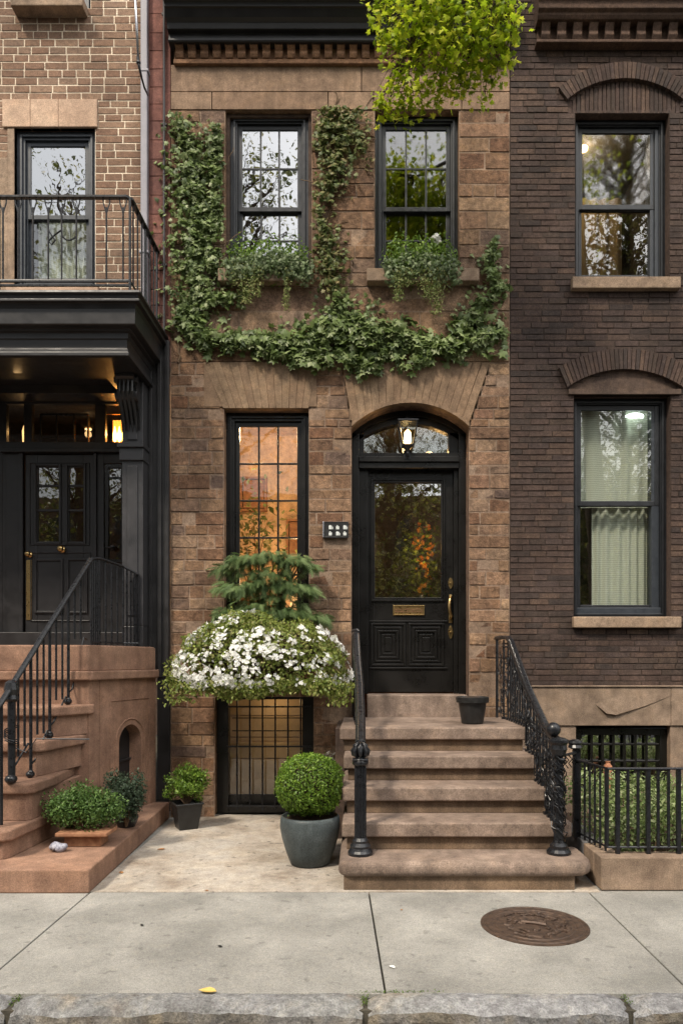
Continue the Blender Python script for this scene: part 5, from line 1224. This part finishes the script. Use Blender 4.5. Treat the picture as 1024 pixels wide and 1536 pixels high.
ls1 = low_shrub('low_shrub', 'dense green boxwood overflowing a low wooden trough on the left stoop plinth', (X(128,5.55),Y(5.55),.42), (.33,.20,.235), 8500, M['shrub_leaf'], 32, 0)
mb = MB(); bx0, bx1 = X(88,5.45), X(165,5.45); by0, by1 = Y(5.38), Y(5.62)
mb.box(bx0, bx1, by0, by1, .245, .275); mb.box(bx0+.05, bx1-.06, by0+.05, by1-.03, PT+.002, .245); mb.build('trough', M['wood'], ls1, .008)
ls2 = low_shrub('low_shrub', 'dark grey green shrub behind the wooden trough by the arched niche', (X(190,6.0),Y(6.0),.42), (.19,.19,.29), 4200, M['shrub_grey'], 18, 0)
mb = MB(); mb.lathe((X(190,6.1),Y(6.1),PT+.002), [(.07,0),(.10,.07),(.10,.09),(.0,.08)], 16); mb.build('dish', M['pot_black'], ls2)
PB = thing('painted_stone', 'small grey white stone with dark scribbled markings on the left plinth', 'stone', (X(88,5.3),Y(5.3),PT))
mb = MB(); c = (X(88,5.3),Y(5.3),PT+.033); mb.ball(c, .068, .045, .036, 18, 12)
mb.v = [(x+random.uniform(-.002,.002), y, max(PT+.001, z+.008*math.sin(x*60))) for x,y,z in mb.v]; mb.build('stone', M['pebble'], PB, smooth=True)
mb = MB()
for k in range(7): xx = c[0]-.045+.013*k; mb.tube([(xx,c[1]-.044+abs(k-3)*.004,PT+.015),(xx+.006*(-1)**k,c[1]-.046+abs(k-3)*.004,PT+.03),(xx+.004,c[1]-.038+abs(k-3)*.004,PT+.046)], .002, 4)
mb.build('scribble', M['iron'], PB)
# dry grey plant behind the topiary
DP = thing('dried_plant', 'dry grey plant in a dark pot between the topiary ball and the stoop', 'plant', (X(497,6.5),Y(6.5),0))
mb = MB(); mb.lathe((X(495,6.55),Y(6.55),.003), [(.09,0),(.11,.2),(.12,.26),(.10,.26),(.0,.24)], 20); mb.build('pot', M['pot_black'], DP)
P, Nn = blob_pts((X(495,6.55),Y(6.55),.52), (.11,.10,.24), 900, .9); scatter('foliage', P, Nn, .03, LEAF, M['dry'], DP, tip=(0,0,1), nj=1)
mb = MB(); mb.box(X(503,6.35), -.165, Y(6.32), -.02, 0, .97); mb.build('stoop_side_shade', M['dark_stone'], ST, .006)  # dark slab standing in for the shadow along the stoop's side
# black plastic pot on the landing
bp = (X(708,6.45), Y(6.45)); PP = thing('plastic_pot', 'empty black plastic flower pot on the top landing by the front door', 'pot', (bp[0],bp[1],1.0))
mb = MB(); mb.lathe((bp[0],bp[1],1.002), [(.092,0),(.098,.01),(.125,.185),(.145,.19),(.148,.235),(.14,.24),(.132,.225),(.118,.19),(.10,.12),(.0,.12)], 40); mb.build('pot', M['pot_black'], PP, smooth=False)
mb = MB(); mb.lathe((bp[0],bp[1],1.20), [(.122,0),(.1,.03),(.05,.045),(.0,.04)], 20); mb.build('soil', M['soil'], PP)
# number plaque
NP = thing('number_plaque', 'small black house number plaque with worn white tiles beside the front door', 'plaque', (X(503),-.02,Z(796)))
a,b,c,d = X(486), X(522), Z(807), Z(784)
mb = MB(); mb.box(a,b,-.035,-.004,c,d); frame_boxes(mb,a-.004,b+.004,c-.004,d+.004,-.04,-.004,.012); mb.build('plate', M['pot_black'], NP, .004)
mb = MB(); mb.box(a-.012,a-.002,-.045,-.0,c,d+.004); mb.build('steel_edge', M['steel'], NP, .003)
mb = MB()
for i in range(3):
    for j in range(2):
        x0 = a+.048+i*.072; z0 = c+.018+j*.062; mb.box(x0, x0+.032, -.0415, -.03, z0, z0+.03+.006*((i+j)%2)); 
        if (i+j)%2: mb.box(x0+.036, x0+.043, -.0412, -.03, z0, z0+.026)
        mb.box(x0+.006, x0+.02, -.0415, -.03, z0+.032, z0+.041)
mb.build('number_tiles', M['tile_white'], NP, .002)
# lantern over the door
lx_, ly_ = X(611,7.32), Y(7.32); lzb, lzt = Z(683,7.32), Z(628,7.32)
LN = thing('wall_lantern', 'black iron lantern glowing above the front door', 'lantern', (lx_,ly_,lzt))
NS = 4; H6 = [PI/4+PI/2*k for k in range(4)]; rt, rb_ = .135, .075; zt, zb = lzt-.045, lzb+.095
mb = MB()
for a in H6: mb.tube([(lx_+rt*math.cos(a),ly_+rt*math.sin(a),zt),(lx_+rb_*math.cos(a),ly_+rb_*math.sin(a),zb)], .009, 5)
for rr, zz in ((rt,zt),(rb_,zb)):
    for k in range(4): a, b = H6[k], H6[(k+1)%4]; mb.tube([(lx_+rr*math.cos(a),ly_+rr*math.sin(a),zz),(lx_+rr*math.cos(b),ly_+rr*math.sin(b),zz)], .008, 5)
def sq(prof, zo):
    b0 = len(mb.v)
    vs = [(lx_+r_*math.cos(a), ly_+r_*math.sin(a), zo+z) for r_, z in prof for a in H6]; k_ = len(prof)
    mb.add(vs, [(i*4+j, i*4+(j+1)%4, (i+1)*4+(j+1)%4, (i+1)*4+j) for i in range(k_-1) for j in range(4)]+[(3,2,1,0), tuple(range(4*k_-4, 4*k_))])
sq([(rt+.012,0),(rt+.01,.012),(.07,.035),(.02,.05),(.012,.07)], zt); sq([(.012,0),(.02,.02),(.014,.035),(.045,.07),(rb_,.095)], lzb)
mb.tube([(lx_,ly_,lzb+.03),(lx_,ly_+.03,lzb-.01),(lx_,.21,lzb+.0)], .012, 6); mb.box(lx_-.035,lx_+.035,.16,.21,lzb-.03,lzb+.06)
mb.build('frame', M['iron'], LN)
mb = MB(); sqv = [(lx_+(r_-.006)*math.cos(a), ly_+(r_-.006)*math.sin(a), z) for r_, z in ((rb_,zb),(rt,zt)) for a in H6]; mb.add(sqv, [(j,(j+1)%4,4+(j+1)%4,4+j) for j in range(4)]); mb.build('lantern_glass', M['glass_weak'], LN)
mb = MB(); mb.lathe((lx_,ly_,zb+.01), [(.015,0),(.032,.02),(.036,.08),(.032,.13),(.008,.155)], 12); mb.build('bulb', M['bulb'], LN, smooth=True)
lamp('lamp_light', (lx_,ly_-.02,zb+.17), 1.4, (1,.66,.32), .02, LN)
# manhole cover
mc = (X(801,1.57*1080/398), Y(1.57*1080/398)); MH = thing('manhole_cover', 'round rusty cast iron manhole cover set in the pavement', 'manhole cover', (mc[0],mc[1],0))
mb = MB(); mb.lathe((mc[0],mc[1],0), [(.315,-.01),(.315,.004),(.30,.006),(.295,.002),(.285,.002),(.28,.006),(.25,.006),(.245,.002),(.235,.002),(.232,.0055),(.225,.0055),(.22,.003),(.0,.003)], 64)
mb.v = mb.v; mb.build('lid', M['rust'], MH)
mb = MB(); rg = random.Random(8)
for k in range(40):
    a = rg.uniform(0,2*PI); r_ = rg.uniform(.06,.2); mb.tube([(mc[0]+(r_+rg.uniform(-.02,.02))*math.cos(a+.12*i), mc[1]+(r_+rg.uniform(-.02,.02))*math.sin(a+.12*i), .006) for i in range(5)], .008, 5)
mb.tube([(mc[0]-.10,mc[1]+.09,.006),(mc[0]-.07,mc[1]+.03,.009),(mc[0],mc[1]+.01,.011),(mc[0]+.06,mc[1]-.02,.009),(mc[0]+.07,mc[1]+.02,.006),(mc[0],mc[1]+.08,.009),(mc[0]-.1,mc[1]+.09,.006)], .012, 6)
mb.build('raised_pattern', M['rust'], MH)
# leaves and scraps on the pavement
def flat_leaf(name, label, px, py, size, rot, mat, z=.006, cat='leaf', zz=0):
    d = (EYE-zz)*FPX/(py-VY); c = Vector((X(px,d), Y(d), zz+z)); mb = MB()
    pts = [(0,-.5),(.22,-.3),(.30,0),(.18,.28),(0,.55),(-.18,.28),(-.3,0),(-.22,-.3)]; ca, sa = math.cos(rot), math.sin(rot)
    vs = [(c.x+size*(x*ca-y*sa), c.y+size*(x*sa+y*ca), c.z+size*.12*abs(x)*2+random.uniform(0,.002)) for x,y in pts]
    mb.add(vs+[(x,y,z_-.0015) for x,y,z_ in vs]+[tuple(c)], [(i,(i+1)%8,16) for i in range(8)]+[tuple(range(15,7,-1))]+[(i,8+i,8+(i+1)%8,(i+1)%8) for i in range(8)])
    return tag(mb.build(name, mat), label, cat)
flat_leaf('fallen_leaf', 'large yellow fallen leaf lying on the granite kerb', 312, 1490, .085, 1.4, M['leaf_yellow'], .012)
flat_leaf('fallen_leaf', 'small orange brown leaf on the pavement just outside the pale path', 310, 1337, .03, 1.2, M['leaf_brown'])
flat_leaf('fallen_leaf', 'dark crumpled leaf on the pavement between the stoop plinth and the kerb', 213, 1389, .03, .3, M['pot_black'])
flat_leaf('fallen_leaf', 'dark curled leaf on the pavement below the blue grey pot', 330, 1421, .03, 1.0, M['pot_black'])
flat_leaf('fallen_leaf', 'brown leaf on the pale path close to the corner of the red plinth', 182, 1310, .055, .6, M['leaf_brown'])
flat_leaf('fallen_leaf', 'thin brown leaf on the pale path in front of the black square pot', 242, 1275, .06, 1.8, M['leaf_brown'])
flat_leaf('fallen_leaf', 'tiny rust leaf on the pavement in front of the lowest stoop step', 602, 1366, .022, .2, M['leaf_brown'])
flat_leaf('paper_scrap', 'white scrap of paper on the pavement near the kerb joint', 588, 1452, .035, .9, M['paper'], cat='litter')
for (px, k, lb) in ((547, 70, 'green moss tuft growing in the middle kerb joint'), (32, 60, 'small moss patch in the far left kerb joint'), (936, 40, 'thin moss in the kerb joint below the manhole cover')):
    x = X(px,3.39); P = np.stack([RNG.normal(x,.012,k), KB+RNG.uniform(-.09,.02,k), -.012+RNG.random(k)*.014],1)
    tag(scatter('moss_tuft', P, np.tile((0,-.4,1),(k,1)), .010, LEAF, M['moss'], nj=1), lb, 'moss')
k = 150; P = np.stack([X(590,3.42)+RNG.normal(0,.12,k), KB+.01+RNG.uniform(-.006,.012,k), RNG.random(k)*.008],1); tag(scatter('moss_line', P, np.tile((0,-.4,1),(k,1)), .010, LEAF, M['moss'], nj=1), 'faint line of moss between pavement and kerb', 'moss', kind='stuff')
# ================================================================ STREET TREE (branch hangs into view)
TR = thing('street_tree', 'bright yellow green maple branch hanging in front of the brownstone cornice', 'tree', (3.9,Y(2.9),0))
mb = MB()
mb.tube([(3.9,Y(2.9),-.02),(3.88,Y(2.92),1.5),(3.8,Y(3.0),3.5),(3.6,Y(3.2),5.6),(3.4,Y(3.4),8.0),(3.3,Y(3.5),10.5)], [.20,.16,.145,.13,.10,.05], 12); mb.build('trunk', M['bark'], TR, smooth=True)
mb = MB(); limb = [(3.6,Y(3.2),5.9),(2.9,Y(4.0),7.2),(2.0,Y(5.0),7.9),(1.2,Y(5.7),7.85),(.6,Y(6.1),7.3)]
mb.tube(limb, [.08,.06,.045,.03,.012], 8)
def bpt(px, py, d): return (X(px,d), Y(d), Z(py,d))
tw = []
def twig(a, b, n=5, r=.010):
    a = Vector(a); b = Vector(b); pts = [a.lerp(b, i/n)+Vector((random.uniform(-.02,.02),random.uniform(-.02,.02),random.uniform(-.02,.02)+.06*math.sin(PI*i/n))) for i in range(n+1)]; mb.tube(pts, [r*(1-.7*i/n) for i in range(n+1)], 5); return pts
cl = [(585,20,28,6.2),(610,45,34,6.1),(640,20,36,6.0),(680,10,40,6.0),(725,15,36,5.9),(750,40,28,5.9),(660,60,36,6.1),(700,60,36,6.0),(730,85,26,6.0),(620,95,26,6.2),(650,110,28,6.2),(690,105,30,6.1),(615,140,26,6.25),(585,150,18,6.3),(570,160,10,6.3),(655,140,20,6.2),(735,120,14,6.1),(725,150,8,6.3),(745,95,15,6.0),(762,95,12,5.95),(768,45,16,5.9),(700,85,34,6.05),(590,60,20,6.2),(600,160,20,6.3),(575,170,10,6.3),(760,60,16,5.9),(765,20,16,5.9),(600,115,16,6.2),(690,130,12,6.2),(640,-20,50,6.0),(700,-40,60,5.9),(745,-20,30,5.9),(620,-60,50,6.0),(565,5,14,6.2),(572,60,9,6.2)]
Ps, Ns = [], []
for (px,py,r_,d) in cl:
    c = bpt(px,py,d); s = r_*d/FPX; src = limb[3] if px > 640 else limb[4]; pts = twig(src, c)
    for q in pts[2:]: twig(q, (c[0]+random.uniform(-s,s), c[1]+random.uniform(-s,s), c[2]+random.uniform(-s,s)), 3, .005)
    n = int(9+r_*r_*.115)
    Q = np.array(c)+RNG.normal(0,1,(n,3))*np.array((s*.62,s*.8,s*.42)); Ps.append(Q)
for k in range(9):   # crown above the frame, over the limb and trunk
    c = np.array((random.uniform(.9,3.9), random.uniform(Y(2.4),Y(5.9)), random.uniform(8.0,10.2))); Ps.append(c+RNG.normal(0,.3,(90,3)))
mb.build('limb', M['bark'], TR, smooth=True)
P = np.vstack(Ps); scatter('foliage', P, np.tile((0,-.5,.9),(len(P),1)), .052, IVY, M['tree_leaf'], TR, tip=(0,-.1,-1), tipj=.6, nj=.7)
# ================================================================ ACROSS THE STREET (seen in the glass)
def far_tree(x, y, h, label, seed, lo=2.8, dens=60):
    rg = random.Random(seed); t = thing('street_tree', label, 'tree', (x,y,-.15))
    mb = MB(); mb.tube([(x,y,-.2),(x+.05,y,2),(x-.1,y,4),(x,y,h*.45),(x+.2,y,h*.7),(x,y,h*.92)], [.28,.22,.2,.16,.09,.03], 10)
    Ps = []
    for k in range(dens):
        a = rg.uniform(0,2*PI); z = lo+(h-lo)*rg.random()**1.15; L = rg.uniform(.6,3.3)*(1-.35*max(0,(z-h*.5)/(h*.5))); e = (x+L*math.cos(a), y+L*math.sin(a), z+rg.uniform(-.3,.9)); b0 = (x,y,max(1.8,z-1.2))
        m_ = ((b0[0]+e[0])/2+rg.uniform(-.2,.2), (b0[1]+e[1])/2, (b0[2]+e[2])/2+.2); mb.tube([b0,m_,e], [.06,.035,.01], 6)
        for j in range(6): mb.tube([m_,(m_[0]+rg.uniform(-.9,.9),m_[1]+rg.uniform(-.9,.9),m_[2]+rg.uniform(-.4,1.1))], [.022,.006], 4)
        q = np.array(e)+RNG.normal(0,1,(170 if z < h*.62 else 90,3))*np.array((.6,.6,.45)); Ps.append(q)
    mb.build('trunk', M['bark'], t); P = np.vstack(Ps)
    scatter('foliage', P, np.tile((0,0,1),(len(P),1)), .14, LEAF, M['far_leaf'], t, nj=1, tipj=1); return t
far_tree(-9.5, -16.0, 16.5, 'tree across the street opposite the far left brick house', 1)
far_tree(-4.2, -15.5, 17.5, 'tree across the street opposite the left portico', 2)
far_tree(.9, -16.5, 16.5, 'tree across the street opposite the front door', 3, 2.0, 130)
far_tree(4.2, -15.2, 13.0, 'tree across the street opposite the stoop and its tangled railing', 4, 1.8, 70)
far_tree(8.6, -16.0, 20.0, 'tree across the street opposite the dark brick house', 5, 2.2, 190)
OB = thing('brick_row_house', 'brick row houses on the far side of the street', 'building', (0,-24,0))
mb = MB(); mb.box(-22,22,-30,-24,-.2,8.5); mb.box(-22.2,22.2,-24.3,-23.9,8.3,8.8); mb.build('wall', M['far_brick'], OB)
for i in range(14):
    for j in range(3):
        x = -20+i*3; z = .8+j*2.7; mb = MB(); mb.box(x,x+1.0,-24,-23.95,z,z+1.7); frame_boxes(mb,x-.06,x+1.06,z-.06,z+1.76,-23.98,-23.9,.08); mb.build('window', M['frame_blue'], OB)
tag(OB, group=None)
# top of the houses: flat roofs so that no sky reaches the rooms
for par, a, b in ((A, AX0, AX1), (H, XL, XR), (R, RX0, RX1)):
    mb = MB(); mb.box(a, b, .02, 8, 10.15, 10.3); mb.box(a, b, 7.9, 8, 0, 10.15); mb.build('roof', M['dark_stone'], par)
